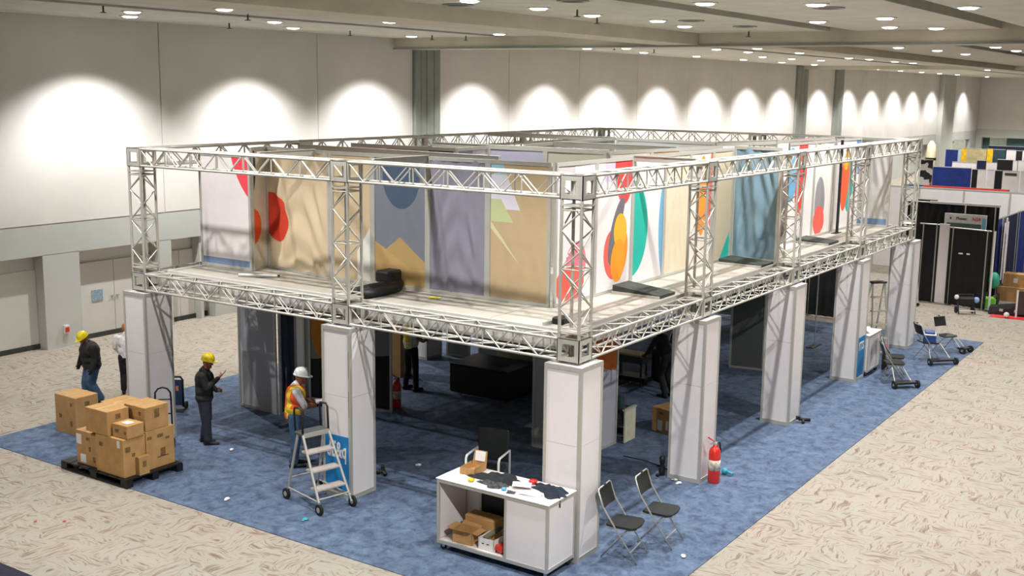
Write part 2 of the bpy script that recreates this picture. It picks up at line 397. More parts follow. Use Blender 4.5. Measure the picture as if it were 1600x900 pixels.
# ================================================================== the booth frame
W, D, TW, OV = 9.2314, 16.6, .3493, .1183
ZCOL, Z0, Z1, Z2, Z3 = 2.74, 2.757, 3.083, 4.946, 5.278
XS = [0, 3.9115, 7.9675, 12.0847, D-TW]; MY = 4.0928; YE = W-TW
CR, BR = .021, .0115
# name of each tower place: used in labels
TOWERS = [(XS[0], 0, 'near corner'), (XS[1], 0, 'second right side'), (XS[2], 0, 'third right side'), (XS[3], 0, 'fourth right side'), (XS[4], 0, 'far right corner'),
          (0, MY, 'middle of the left side'), (0, YE, 'left corner'), (XS[1], YE, 'second wall side'), (XS[2], YE, 'third wall side'), (XS[3], YE, 'fourth wall side'), (XS[4], YE, 'far back corner'), (XS[4], MY, 'middle of the far side')]
def block_mesh():
    m = MB(); t = TW; e = .075; th = .012
    for ax in range(3):
        o = [q for q in range(3) if q != ax]
        H = (t, t, Z1-Z0)
        for sd in (0, 1):
            c0 = 0 if sd == 0 else H[ax]-th
            for (u0, u1, v0, v1) in ((0, H[o[0]], 0, e), (0, H[o[0]], H[o[1]]-e, H[o[1]]), (0, e, e, H[o[1]]-e), (H[o[0]]-e, H[o[0]], e, H[o[1]]-e)):
                a = [0, 0, 0]; b = [0, 0, 0]; a[ax] = c0; b[ax] = c0+th; a[o[0]] = u0; b[o[0]] = u1; a[o[1]] = v0; b[o[1]] = v1
                m.box(a, b)
    return m.mesh('corner_block', ALU)
BLK = block_mesh()
def zig(parent, A, Bv, off, n, nm='brace', verticals=False, flip=0):
    # zigzag between the chord A and the chord A+off, over the run Bv, n bays
    A = Vector(A); Bv = Vector(Bv); off = Vector(off)
    for i in range(n):
        p = A+Bv*(i/n); q = A+Bv*((i+1)/n)
        if (i+flip) % 2 == 0: rod(nm, p, q+off, BR, ALU, parent, 6)
        else: rod(nm, p+off, q, BR, ALU, parent, 6)
        if verticals and i and (i+flip) % 2 == 0: rod('upright', p, p+off, BR, ALU, parent, 6)
def truss(p0, p1, zlo, zhi, label, group, side):
    # box truss between two blocks; p0/p1 = lower outer corners of the facing ends, side = inward unit vector
    p0 = Vector((*p0, zlo)); p1 = Vector((*p1, zlo)); t = thing('truss_beam', label, 'truss', p0, 0, group)
    run = p1-p0; L = run.length; s = Vector((*side, 0)); d = run.normalized(); h = zhi-zlo; c = CR
    up = Vector((0, 0, 1))
    cor = [s*c+up*c, s*(TW-c)+up*c, s*c+up*(h-c), s*(TW-c)+up*(h-c)]
    for q in cor: rod('chord', q, q+run, CR, ALU, t)
    n = max(6, int(round(L/.29))); n -= n % 2
    zig(t, cor[2], run, up*-(h-2*c), n, verticals=True); zig(t, cor[3], run, up*-(h-2*c), n, verticals=True, flip=1)
    zig(t, cor[2], run, s*(TW-2*c), n); zig(t, cor[0], run, s*(TW-2*c), n, flip=1)
    for e in (0, 1):             # end plates
        q = d*(0 if e == 0 else L)
        for a, b in ((0, 1), (2, 3), (0, 2), (1, 3)): rod('end_frame', cor[a]+q, cor[b]+q, CR*.9, ALU, t)
    return t
for x, y, nm in TOWERS:
    t = thing('truss_tower', 'upright box truss tower at the %s of the booth' % nm, 'truss', (x, y, Z0), 0, 'truss towers of the booth')
    c = CR; H = Z3-Z0
    cs = [(c, c), (TW-c, c), (TW-c, TW-c), (c, TW-c)]
    for a in cs: rod('leg', (*a, 0), (*a, H), CR*1.12, ALU, t)
    for z in (0, Z2-Z0):
        o = bpy.data.objects.new('corner_block', BLK); COL.objects.link(o); o.parent = t; o.location = (0, 0, z)
    za, zb = Z1-Z0, Z2-Z0
    bar('end_plate', (0, 0, zb-.09), (TW, TW, zb-.075), ALU, t); bar('end_plate', (0, 0, za+.075), (TW, TW, za+.09), ALU, t)
    n = 6
    for i in range(4):
        a = cs[i]; b = cs[(i+1) % 4]; lo = za+.14; hi = zb-.14
        for z in (lo, (lo+hi)/2, hi): rod('rung', (*a, z), (*b, z), BR, ALU, t, 6)
        for j in range(n):
            z_ = lo+(hi-lo)*j/n; z2 = lo+(hi-lo)*(j+1)/n
            p, q = ((*a, z_), (*b, z2)) if (j+i) % 2 == 0 else ((*b, z_), (*a, z2))
            rod('brace', p, q, BR, ALU, t, 6)
ORD = ['first', 'second', 'third', 'last']
for zlo, zhi, lev in ((Z2, Z3, 'upper'), (Z0, Z1, 'lower')):
    for i in range(4):
        truss((XS[i]+TW, 0), (XS[i+1], 0), zlo, zhi, '%s truss beam on the right side, %s bay from the near corner' % (lev, ORD[i]), '%s truss beams' % lev, (0, 1))
        truss((XS[i]+TW, W), (XS[i+1], W), zlo, zhi, '%s truss beam on the side by the long wall, %s bay from the left corner' % (lev, ORD[i]), '%s truss beams' % lev, (0, -1))
    for x, sd, f in ((0, (1, 0), 'left side'), (D, (-1, 0), 'far side')):
        truss((x, TW), (x, MY), zlo, zhi, '%s truss beam of the %s, right-hand bay' % (lev, f), '%s truss beams' % lev, sd)
        truss((x, MY+TW), (x, YE), zlo, zhi, '%s truss beam of the %s, left-hand bay' % (lev, f), '%s truss beams' % lev, sd)
# columns under the towers
CW = TW+2*OV
def column(x, y, nm):
    t = thing('booth_column', 'square white panel column under the tower at the %s' % nm, 'column', (x-OV, y-OV, .012), 0, 'white panel columns')
    h = ZCOL-.012; p = .045; e = .012
    for a, b in ((0, 0), (CW-p, 0), (CW-p, CW-p), (0, CW-p)): bar('corner_post', (a, b, 0), (a+p, b+p, h), ALUF, t)
    for z0, z1, n_ in ((0, .07, 'base_rail'), (h-.06, h, 'top_rail')):
        bar(n_, (p, 0, z0), (CW-p, p, z1), ALUF, t); bar(n_, (p, CW-p, z0), (CW-p, CW, z1), ALUF, t)
        bar(n_, (0, p, z0), (p, CW-p, z1), ALUF, t); bar(n_, (CW-p, p, z0), (CW, CW-p, z1), ALUF, t)
    zm = h*.60
    for z0, z1 in ((.07, zm-.002), (zm+.002, h-.06)):
        bar('face_panel', (p, e, z0), (CW-p, e+.012, z1), WHITE, t); bar('face_panel', (p, CW-e-.012, z0), (CW-p, CW-e, z1), WHITE, t)
        bar('face_panel', (e, p, z0), (e+.012, CW-p, z1), WHITE, t); bar('face_panel', (CW-e-.012, p, z0), (CW-e, CW-p, z1), WHITE, t)
    bar('cap', (p, p, h-.03), (CW-p, CW-p, h-.01), WHITE, t)
    return t
COLS = {nm: column(x, y, nm) for x, y, nm in TOWERS}
c = COLS['middle of the left side']
bar('blue_sign', (.004, .05, .12), (.011, CW-.05, 1.0), BLUEP, c)
text_part('lettering', 'dE&q', .36, PAPER, c, facing((.002, CW/2+.01, .76), (-1, 0, 0)) @ Matrix.Diagonal((.54, 1, 1, 1)))
bar('white_dash', (.002, CW*.42, .5), (.004, CW*.56, .515), PAPER, c)
for z in (1.33, 1.95): bar('slot', (.0, .028, z), (.004, .04, z+.42), SEAM, c)
c = COLS['fourth right side']
bar('blue_sign', (.05, .004, .1), (CW-.05, .011, 1.0), BLUEP, c)
text_part('lettering', 'ITS', .26, PAPER, c, facing((CW/2, .002, .78), (0, -1, 0)))
# deck
ZD = 3.075
dk = thing('raised_deck', 'grey raised deck floor carried inside the lower trusses', 'deck', (0, 0, 0))
DECKM = mat('deck_board', (176, 172, 160), .7, 0, .1, 1.3, .05)
x0, x1, y0, y1 = .47, D-.47, .47, W-.47
nx, ny = 7, 6
for i in range(nx):
    for j in range(ny):
        a = x0+(x1-x0)*i/nx; b = y0+(y1-y0)*j/ny
        B((a+.006, b+.006, ZD-.06), (a+(x1-x0)/nx-.006, b+(y1-y0)/ny-.006, ZD-random.random()*.004)).build('deck_board', DECKM, dk)
SUB = mat('deck_underside', (96, 92, 84), .8, 0, .1, 2)
B((x0+.02, y0+.02, 2.84), (x1-.02, y1-.02, ZD-.062)).build('joist_layer', SUB, dk)
FAS = mat('deck_fascia', (206, 203, 196), .6, 0, .04, 3)
for a, b in (((x0-.04, y0-.04, 2.80), (x0, y1+.04, ZD+.02)), ((x0, y0-.04, 2.80), (x1, y0, ZD+.02)), ((x0, y1, 2.80), (x1, y1+.04, ZD+.02)), ((x1, y0-.04, 2.80), (x1+.04, y1+.04, ZD+.02))): B(a, b).build('fascia', FAS, dk)
m = MB(); y = y0
while y < y1: m.box((x0-.07, y, 2.82), (x0-.04, y+.02, 3.0)); y += .17
m.build('fascia_ribs', FAS, dk)
m = MB(); x = x0
while x < x1: m.box((x, y0-.07, 2.82), (x+.02, y0-.04, 3.0)); x += .17
m.build('fascia_ribs', FAS, dk)
for px, (xa, ya, xb, yb), tilt, lab in ((0, (3.45, .55, 4.0, 1.42), .09, 'dark green cover board lying on the deck behind the second right side tower'), (0, (7.6, .5, 8.2, 1.38), .05, 'dark cover board lying on the deck under the blue draped panel'), (0, (11.6, .55, 12.25, 1.3), .05, 'dark cover board lying on the deck behind the fourth right side tower')):
    t = thing('cover_board', lab, 'board', ((xa+xb)/2, (ya+yb)/2, ZD), 0)
    hx, hy = (xb-xa)/2, (yb-ya)/2
    MB().hexa([(-hx, -hy, 0), (hx, -hy, 0), (hx, hy, 0), (-hx, hy, 0)], [(-hx, -hy, .05), (hx, -hy, .05), (hx, hy, .05+tilt), (-hx, hy, .05+tilt)]).build('board', DARKB, t)
    bar('edge_strip', (-hx-.03, -hy, 0), (-hx, hy, .04), ALUF, t)
t = thing('black_drape_roll', 'rolled black drape lying on the deck beside the middle left tower', 'drape', (.6, 4.35, ZD))
MB().tube([(-.1, .1, .09), (.25, .02, .1), (.6, -.02, .1), (.95, .02, .1)], [.08, .1, .095, .09], 10).build('roll', BLACKP, t, True)
MB().tube([(-.1, -.08, .07), (.3, -.14, .08), (.8, -.1, .07)], [.06, .075, .06], 10).build('roll', BLACKP, t, True)
MB().bbox((.62, -.02, .15), (.98, .28, .34), .03).build('folded_end', BLACKP, t)
t = thing('cable_box', 'small black case on the deck behind the near corner tower', 'case', (.86, .8, ZD))
MB().bbox((-.12, -.1, 0), (.12, .1, .1), .015).build('body', BLACKP, t); bar('lid_rail', (-.3, .1, 0), (.15, .14, .05), ALUF, t)
t = thing('loose_rail', 'short grey aluminium rail lying on the deck by the white red-printed panel', 'rail', (.95, 7.1, ZD), .1)
MB().tube([(-.1, .3, .03), (.15, -.35, .03)], .03, 6).build('rail', ALUF, t); MB().tube([(-.03, .31, .03), (.22, -.34, .03)], .02, 6).build('rail', DKGREY, t)
tag(MB().grid(lambda u, v: (1.2+.16*u+.03*math.sin(9*v), 3.35+.2*v, ZD+.004+.01*math.sin(5*u+4*v)**2), 6, 6).build('yellow_strap', mat('yellow_strap', (220, 210, 60), .6)), 'crumpled bit of yellow strap on the deck', 'strap')

# ------------------------------------------------------------------ printed panels of the upper rooms
def print_mat(name, base, shapes, var=.05):
    # shapes: list of (colour, [conditions]); condition ('e', cu, cv, ru, rv, rot) or ('h', nu, nv, d): nu*u+nv*v < d, all in panel metres
    k = NT(name); uv = k.n('ShaderNodeUVMap').outputs[0]; sp = k.n('ShaderNodeSeparateXYZ'); k.l(uv, sp.inputs[0]); u, v = sp.outputs[0], sp.outputs[1]
    nz = k.noise(k.coord('Object'), 5.0); col = k.ramp(nz, [(.3, tuple(c*(1-var) for c in lin(base))), (.7, lin(base))])
    for rgb, conds in shapes:
        mask = None
        for c in conds:
            if c[0] == 'e':
                _, cu, cv, ru, rv, rot = c; cs, sn = math.cos(rot), math.sin(rot)
                du = k.math('SUBTRACT', u, cu); dv = k.math('SUBTRACT', v, cv)
                a = k.math('DIVIDE', k.math('ADD', k.math('MULTIPLY', du, cs), k.math('MULTIPLY', dv, sn)), ru)
                b = k.math('DIVIDE', k.math('SUBTRACT', k.math('MULTIPLY', dv, cs), k.math('MULTIPLY', du, sn)), rv)
                m_ = k.math('LESS_THAN', k.math('ADD', k.math('MULTIPLY', a, a), k.math('MULTIPLY', b, b)), 1.0)
            else:
                _, nu, nv, dd = c
                m_ = k.math('LESS_THAN', k.math('ADD', k.math('MULTIPLY', u, nu), k.math('MULTIPLY', v, nv)), dd)
            mask = m_ if mask is None else k.math('MULTIPLY', mask, m_)
        col = k.mix(mask, col, lin(rgb))
    k.l(col, k.b.inputs['Base Color']); k.b.inputs['Roughness'].default_value = .8
    k.bump(k.noise(k.coord('Object'), 9, 4, .6), .12, .02)
    return k.m
def panel(label, a, b, z0, z1, base, shapes=(), drape=0.0, seed=0, nm='wall_panel', cat='panel', fr=.05, group='printed room panels', frame=True):
    # a, b: plan ends, left to right as seen from the camera side
    a = Vector((*a, 0)); b = Vector((*b, 0)); wd = (b-a).length; d = (b-a).normalized(); nrm = Vector((0, 0, 1)).cross(d)*-1
    if nrm.dot(Vector((CAM.x, CAM.y, 0))-a) < 0: nrm = -nrm
    t = thing(nm, label, cat, (a.x, a.y, z0), math.atan2(d.y, d.x), group)
    s = -1 if Vector((-d.y, d.x, 0)).dot(nrm) < 0 else 1      # local y sign of the outward side
    h = z1-z0; f = fr; q = .035
    if frame:
        bar('post', (0, -q/2, 0), (f, q/2, h), ALUF, t); bar('post', (wd-f, -q/2, 0), (wd, q/2, h), ALUF, t)
        bar('top_rail', (f, -q/2, h-f*1.2), (wd-f, q/2, h), ALUF, t); bar('bottom_rail', (f, -q/2, 0), (wd-f, q/2, f), ALUF, t)
    rnd = random.Random(seed); ph = [rnd.random()*6 for _ in range(6)]
    def disp(u, v):
        if not drape: return .004*math.sin(u*5+ph[0])*math.sin(v*4+ph[1])
        e = min(1, 6*u, 6*(1-u), 8*v+.25, 8*(1-v)+.3)
        sw = math.sin(14*(u-.5)*(1.15-.5*v)+ph[0]+2.2*v)+.6*math.sin(26*(u+.22*v*v)+ph[1]+3*v)+.5*math.sin(7*(v+1.5*abs(u-.5)**1.4)*3+ph[2])
        return drape*e*sw*.6
    n1, n2 = (44, 60) if drape else (10, 14)
    i0, i1 = (f*.6, wd-f*.6) if frame else (0, wd)
    mb = MB().grid(lambda u, v: (i0+(i1-i0)*u, s*(.004+disp(u, v)), f*.5+(h-f)*v), n1, n2)
    me = mb.mesh('fabric', print_mat('print_'+label[:40], base, shapes), True)
    ul = me.uv_layers.new(name='UVMap'); co = np.array(mb.v); li = np.zeros(len(me.loops), dtype=np.int32); me.loops.foreach_get('vertex_index', li)
    ul.data.foreach_set('uv', np.stack([co[li, 0], co[li, 2]], 1).astype(np.float32).ravel())
    o = bpy.data.objects.new('fabric', me); COL.objects.link(o); o.parent = t
    # backing liner so the panel is a closed body
    B((i0, -s*.004-.003, f*.5), (i1, -s*.004+.003, h-f*.5)).build('liner', PAPER, t) if not drape else None
    return t
ZP0, ZP1 = ZD+.005, 5.285
BEIGE, WHT, LIL, SLATE = (206, 188, 156), (222, 216, 214), (150, 148, 162), (112, 120, 132)
REDP, CORAL, ORG, TEALP, SKY = (228, 62, 58), (236, 92, 78), (240, 140, 40), (20, 170, 152), (98, 160, 196)
H = lambda *a: ('h', *a)
E_ = lambda cu, cv, ru, rv, rot=0: ('e', cu, cv, ru, rv, rot)
# left side, from the near corner towards the left (u runs left to right in the picture)
panel('beige printed panel with a pale green stripe, nearest the near corner tower', (1.72, 2.72), (1.76, 1.58), ZP0, ZP1, (184, 162, 126),
      [((150, 196, 214), [H(-1.0, -1.0, -2.42+.32), H(2.2, 1, 2.75), H(0, -1, -1.98)]), ((206, 204, 214), [H(2.2, 1.0, 2.75), H(0, 1, 1.98), H(0, -1, -1.45)]), ((182, 190, 142), [H(1.6, 1, 2.0), H(0, -1, -1.25), H(0, 1, 1.6)]), ((204, 196, 158), [H(1.2, 1, 1.32), H(-1.0, -1, -1.2)])], .008, 3)
panel('grey violet draped fabric panel, second from the near corner on the left side', (1.68, 3.88), (1.72, 2.72), ZP0, ZP1, (134, 132, 146), [], .04, 11)
panel('slate blue printed panel with a dark half disc and gold peaks', (1.64, 5.02), (1.68, 3.88), ZP0, ZP1, (114, 118, 128),
      [((64, 82, 102), [E_(.6, 1.86, .38, .54)]), ((172, 144, 92), [H(-.75, 1, .42), H(.75, 1, 1.28), H(0, 1, 1.2)]), ((182, 150, 96), [H(.55, 1, .78)]), ((190, 160, 104), [H(0, 1, .34)])], .006, 5)
panel('plain beige panel behind the middle left tower', (1.6, 5.95), (1.64, 5.02), ZP0, ZP1, (194, 173, 139), [((214, 214, 204), [H(-1.5, 1, -.35), H(-1, 0, -.6), H(0, 1, 1.05)])], .006, 6)
panel('beige draped fabric panel with a red rounded print at its left edge', (1.9, 7.78), (1.6, 5.95), ZP0, ZP1, (202, 183, 151), [((206, 60, 34), [E_(.12, .92, .5, .46, -.3), H(-.5, -1, -.66)])], .065, 8)
panel('narrow beige panel with an orange half disc, beside the draped beige one', (1.38, 7.62), (1.86, 7.75), ZP0, ZP1, (196, 186, 166), [((214, 84, 34), [E_(.0, .8, .3, .33)]), ((28, 52, 64), [E_(-.06, 1.75, .2, .55, -.1)])], 0, 9)
panel('white panel with a red wedge and blue foot, leftmost on the deck', (1.36, 8.95), (1.36, 7.62), ZP0, 5.16, WHT, [((226, 66, 76), [E_(2.15, 2.45, 1.35, 1.5), H(-1, 0, -.66)]), ((112, 130, 160), [H(0, 1, .17)])], 0, 10)
# right side, from the near corner away
panel('white printed panel behind the near corner tower with a pink disc', (1.78, 1.52), (2.96, 1.5), ZP0, ZP1, WHT, [((186, 182, 178), [H(1, 0, .55), H(0, -1, -1.95)]), ((236, 120, 140), [E_(.62, .62, .3, .33)]), (CORAL, [E_(.45, .3, .42, .3)])], 0, 12)
panel('white printed panel with grey, coral and yellow leaf shapes', (2.96, 1.5), (4.2, 1.5), ZP0, ZP1, WHT,
      [((190, 178, 196), [H(-1, 0, -.28), H(1, 0, .75), H(0, -1, -1.82)]), (REDP, [E_(.92, 1.98, .3, .55, .1)]), (CORAL, [E_(.62, .62, .32, .42, .1)]), ((104, 100, 104), [E_(.72, 1.0, .2, .58, -.38), H(1, -.32, .52)]), (ORG, [E_(.88, .62, .22, .4, -.2)]), ((238, 168, 36), [E_(.84, .98, .22, .30)]), ((236, 150, 28), [E_(.78, .5, .24, .36, -.1)])], 0, 13)
panel('white printed panel with a teal half leaf and blue edge', (4.2, 1.5), (5.4, 1.5), ZP0, ZP1, WHT, [(TEALP, [E_(.0, .98, .58, .82)]), (SKY, [E_(1.36, .92, .36, 1.05)])], 0, 14)
panel('beige draped panel left of the second right side tower', (5.4, 1.5), (6.42, 1.5), ZP0, ZP1, (212, 198, 172), [], .01, 15)
panel('white printed panel with orange leaf behind the second right side tower', (6.42, 1.5), (7.42, 1.5), ZP0, ZP1, (222, 212, 200), [(ORG, [E_(.55, 1.35, .22, .75)]), (CORAL, [E_(.95, 1.5, .12, .75)])], 0, 16)
panel('beige printed panel with a teal wedge beside the blue drape', (7.42, 1.5), (8.38, 1.5), ZP0, ZP1, (190, 180, 152), [(TEALP, [H(-1, .9, -.42)])], 0, 17)
panel('blue draped fabric panel standing out across the deck', (8.42, 1.5), (8.42, .52), ZP0, ZP1+.03, (118, 146, 160), [], .05, 18)
panel('white printed panel with long coral leaf past the third right side tower', (11.2, 1.42), (12.7, 1.36), ZP0, ZP1, (226, 220, 216), [(REDP, [E_(.75, 1.55, .3, 1.0, -.12)]), (SKY, [E_(.2, 1.5, .3, .6)])], 0, 19)
panel('white draped printed panel with a grey leaf and coral drop', (12.7, 1.36), (13.9, 1.32), ZP0, ZP1, (224, 216, 208), [((140, 138, 142), [E_(.42, .75, .3, .62)]), (CORAL, [E_(.42, .35, .32, .36)])], .012, 20)
t = thing('black_post', 'thin black post between two white printed panels far on the deck', 'post', (13.95, 1.14, ZD)); bar('pole', (0, 0, 0), (.07, .05, 2.2), BLACKP, t); bar('foot', (-.2, -.04, 0), (.2, .09, .012), BLACKP, t)
panel('white printed panel with an orange and teal leaf', (14.1, 1.34), (15.75, 1.26), ZP0, ZP1, WHT, [((96, 130, 170), [H(-1, -.2, -1.75), H(0, -1, -1.3)]), (TEALP, [E_(.92, 1.12, .3, .72, .1)]), ((230, 90, 50), [E_(.68, 1.2, .26, .75, -.05)]), ((240, 164, 24), [E_(.7, 1.72, .16, .3), H(0, -1, -1.45)])], 0, 21)
panel('grey draped panel with blue foot at the far end of the deck', (15.86, 1.35), (15.86, .5), ZP0, ZP1, (196, 194, 190), [((110, 136, 166), [H(0, 1, .2)])], .02, 22)
# inner room walls, seen over the front ones
IN = 'inner room walls on the deck'
panel('inner lilac wall panel with its top showing behind the slate blue panel', (4.0, 7.6), (4.0, 5.05), ZP0, ZP1, (176, 172, 186), [((224, 220, 220), [H(1, 0, .9)]), ((88, 96, 112), [H(-1, 0, -1.9)])], 0, 30, group=IN)
panel('inner grey wall panel set across the rooms, left one', (4.0, 5.05), (5.22, 5.2), ZP0, ZP1, (206, 204, 204), [((158, 166, 190), [H(1, -.2, .2)]), ((220, 214, 218), [E_(.95, 1.95, .2, .3)])], 0, 31, group=IN)
panel('inner lilac wall panel behind the beige striped panel', (5.24, 5.2), (5.24, 3.9), ZP0, ZP1, (166, 164, 182), [], 0, 32, group=IN)
panel('inner grey beige wall panel behind the near corner panel', (5.24, 3.9), (5.24, 2.6), ZP0, ZP1, (180, 178, 160), [], 0, 33, group=IN)
panel('inner pale wall panel behind the right side, first', (5.26, 2.55), (6.5, 2.35), ZP0, ZP1, (206, 200, 190), [], 0, 34, group=IN)
panel('inner brown wall panel behind the right side, second', (6.5, 2.35), (7.4, 2.2), ZP0, ZP1, (172, 142, 104), [], 0, 35, group=IN)
panel('inner white wall panel behind the right side, third', (7.4, 2.2), (8.9, 1.98), ZP0, ZP1, (226, 218, 222), [], 0, 36, group=IN)
panel('inner blue grey draped wall far back, left part', (6.2, 5.0), (8.4, 5.2), ZP0, ZP1, (150, 160, 158), [], .015, 37, group=IN)
panel('inner blue grey draped wall far back, right part', (8.4, 5.2), (10.4, 5.3), ZP0, ZP1, (160, 168, 168), [], .015, 38, group=IN)
panel('inner grey draped wall turning towards the right side', (10.4, 5.25), (10.2, 2.7), ZP0, ZP1, (176, 178, 178), [], .012, 39, group=IN)
panel('inner white wall with a red printed block at the far end', (12.2, 2.1), (15.6, 1.9), ZP0, ZP1, (224, 220, 220), [(REDP, [H(-1, .1, -1.1), H(1, .1, 2.3)]), ((230, 80, 80), [E_(2.95, 1.9, .3, .5)])], 0, 40, group=IN)
def header(label, p, q, z=5.2, h=.09):
    p = Vector((*p, z)); q = Vector((*q, z)); t = thing('header_rail', label, 'rail', p, math.atan2(q.y-p.y, q.x-p.x), 'header rails over the rooms')
    bar('rail', (0, -.025, 0), ((q-p).length, .025, h), ALUF, t); bar('rail_lip', (0, -.04, h), ((q-p).length, .04, h+.012), ALU, t); return t
header('header rail tying the slate blue panel to the middle left tower', (.36, 3.9), (1.68, 3.9))
header('header rail tying the beige draped panel to the left upper truss', (.36, 6.35), (1.66, 6.36))
hr = header('long header rail running behind the left side panels', (2.35, 2.95), (2.66, 7.66))
for k_ in (.05, 4.6): bar('support_post', (k_, -.02, ZD-5.2+.002), (k_+.04, .02, 0), ALUF, hr)
header('header rail tying the teal leaf panel to the right upper truss', (4.2, .36), (4.2, 1.48))
header('long header rail over the middle of the rooms', (5.3, 2.6), (5.3, 6.6))
header('header rail crossing from the brown inner wall to the far rooms', (7.4, 2.25), (7.45, 5.1))
header('header rail over the far rooms', (10.2, 2.7), (12.3, 2.1))
header('long header rail from the wall side truss to the draped walls', (10.4, 5.3), (10.5, 8.85))
# ground floor walls below the deck
GW = 'ground floor room panels'
ZG0, ZG1 = .014, 2.78
panel('grey panel standing at the left mouth under the deck', (2.6, 9.4), (2.55, 8.3), ZG0, ZG1, (178, 180, 186), [((212, 212, 212), [H(2.5, 1, 1.5)])], 0, 50, group=GW)
panel('dark draped panel beside the grey one under the deck', (2.57, 8.26), (2.9, 8.1), ZG0, ZG1, (70, 74, 86), [], .03, 51, group=GW)
panel('dark wall under the deck printed with an orange arc', (3.75, 8.6), (4.0, 6.6), ZG0, ZG1, (138, 136, 130), [((204, 132, 36), [E_(.42, 1.55, .36, .7)]), ((128, 134, 130), [E_(.8, 1.85, .42, .75)]), ((30, 28, 28), [H(-.15, 1, .85)])], 0, 52, group=GW)
panel('grey panel far under the deck, left of the pair', (8.6, 8.75), (8.6, 8.05), ZG0, ZG1, (150, 158, 160), [], 0, 53, group=GW)
panel('grey panel far under the deck, right of the pair', (8.8, 7.95), (8.8, 7.2), ZG0, ZG1, (150, 158, 160), [], 0, 54, group=GW)
panel('grey panel seen left of the near corner column under the deck', (3.85, 3.2), (3.85, 2.75), ZG0, ZG1, (178, 178, 174), [], 0, 55, group=GW)
panel('grey panel with an orange disc right of the near corner column', (4.0, 2.12), (4.9, 2.06), ZG0, ZG1, (176, 174, 184), [((214, 110, 30), [E_(.85, 2.15, .8, .75)])], 0, 56, group=GW)
panel('dark grey panel standing under the deck between the second and third columns', (11.6, 2.75), (11.75, 1.95), ZG0, ZG1, (96, 100, 98), [], 0, 57, group=GW)
panel('grey green draped wall under the deck past the third column', (15.9, 6.6), (15.9, 3.4), .35, ZG1, (140, 152, 146), [], .02, 58, group=GW)
# ================================================================== things on the floor
ZF = .012
def carton(label, x0, x1, y0, y1, z0, z1, marks=(), stickers=(), rot=0.0, nm='cardboard_box', open_=False, group=None, m=None):
    cx, cy = (x0+x1)/2, (y0+y1)/2; hx, hy, h = (x1-x0)/2, (y1-y0)/2, z1-z0
    t = thing(nm, label, 'box', (cx, cy, z0), rot, group)
    m = m or CARD
    if not open_:
        MB().bbox((-hx, -hy, 0), (hx, hy, h), .006).build('body', m, t)
        bar('flap_seam', (-hx+.01, -.004, h), (hx-.01, .004, h+.0015), CARDIN, t)
        B((-hx*.999, -.03, h+.0012), (hx*.999, .03, h+.0022)).build('tape', mat('packing_tape', (196, 160, 104), .3, 0, .04, 8), t)
    else:
        th = .006
        bar('bottom', (-hx, -hy, 0), (hx, hy, th), m, t)
        for a, b in (((-hx, -hy, 0), (hx, -hy+th, h)), ((-hx, hy-th, 0), (hx, hy, h)), ((-hx, -hy, 0), (-hx+th, hy, h)), ((hx-th, -hy, 0), (hx, hy, h))): bar('side', a, b, m, t)
        fl_ = min(hx, hy)*.75
        for dx, dy, ln in ((-1, 0, hy), (1, 0, hy), (0, -1, hx), (0, 1, hx)):
            ang = random.uniform(-.5, .7); ex = Vector((dx, dy, 0)); sd = Vector((-dy, dx, 0))
            base = Vector((dx*hx, dy*hy, h)); tip = base+ex*fl_*math.cos(ang)+Vector((0, 0, fl_*math.sin(ang)))
            off = Vector((0, 0, .004))
            MB().hexa([base-sd*ln, base+sd*ln, tip+sd*ln, tip-sd*ln], [base-sd*ln+off, base+sd*ln+off, tip+sd*ln+off, tip-sd*ln+off]).build('flap', m, t)
    for f, u, v, w_, hh in marks:      # flat printed marks: face 'l' (-x) or 'r' (-y), centre fractions, size
        if f == 'l': B((-hx-.0015, -hy+2*hy*(1-u)-w_/2, h*v-hh/2), (-hx, -hy+2*hy*(1-u)+w_/2, h*v+hh/2)).build('printed_mark', CINK, t)
        else: B((-hx+2*hx*u-w_/2, -hy-.0015, h*v-hh/2), (-hx+2*hx*u+w_/2, -hy, h*v+hh/2)).build('printed_mark', CINK, t)
    for f, u, v, w_, hh in stickers:
        if f == 'l': B((-hx-.002, -hy+2*hy*(1-u)-w_/2, h*v-hh/2), (-hx, -hy+2*hy*(1-u)+w_/2, h*v+hh/2)).build('paper_label', PAPER, t)
        elif f == 'r': B((-hx+2*hx*u-w_/2, -hy-.002, h*v-hh/2), (-hx+2*hx*u+w_/2, -hy, h*v+hh/2)).build('paper_label', PAPER, t)
        else: B((-hx+2*hx*u-w_/2, -hy+2*hy*v-hh/2, h), (-hx+2*hx*u+w_/2, -hy+2*hy*v+hh/2, h+.003)).build('paper_label', PAPER, t)
    return t
# pallet with its cartons
pt = thing('pallet', 'black plastic pallet loaded with cardboard boxes at the carpet edge', 'pallet', (-1.27, 8.05, ZF))
hx, hy = .56, .86
for i in range(7):
    a = -hy+2*hy*i/7; bar('deck_slat', (-hx, a+.012, .115), (hx, a+2*hy/7-.012, .138), BLACKP, pt)
for a in (-hx, -.06, hx-.12):
    for b in (-hy, -.08, hy-.16): bar('block', (a, b, .025), (a+.12, b+.16, .115), BLACKP, pt)
for a in (-hx, -.06, hx-.12): bar('runner', (a, -hy, 0), (a+.12, hy, .025), BLACKP, pt)
PG = 'cardboard boxes on the pallet'; z = ZF+.138
carton('big cardboard box at the front corner of the pallet with white stickers', -1.79, -1.36, 7.30, 8.0, z, .78, [('l', .2, .75, .09, .07), ('r', .2, .72, .1, .09), ('r', .45, .55, .06, .06)], [('l', .83, .86, .07, .12), ('t', .2, .75, .08, .1)], group=PG)
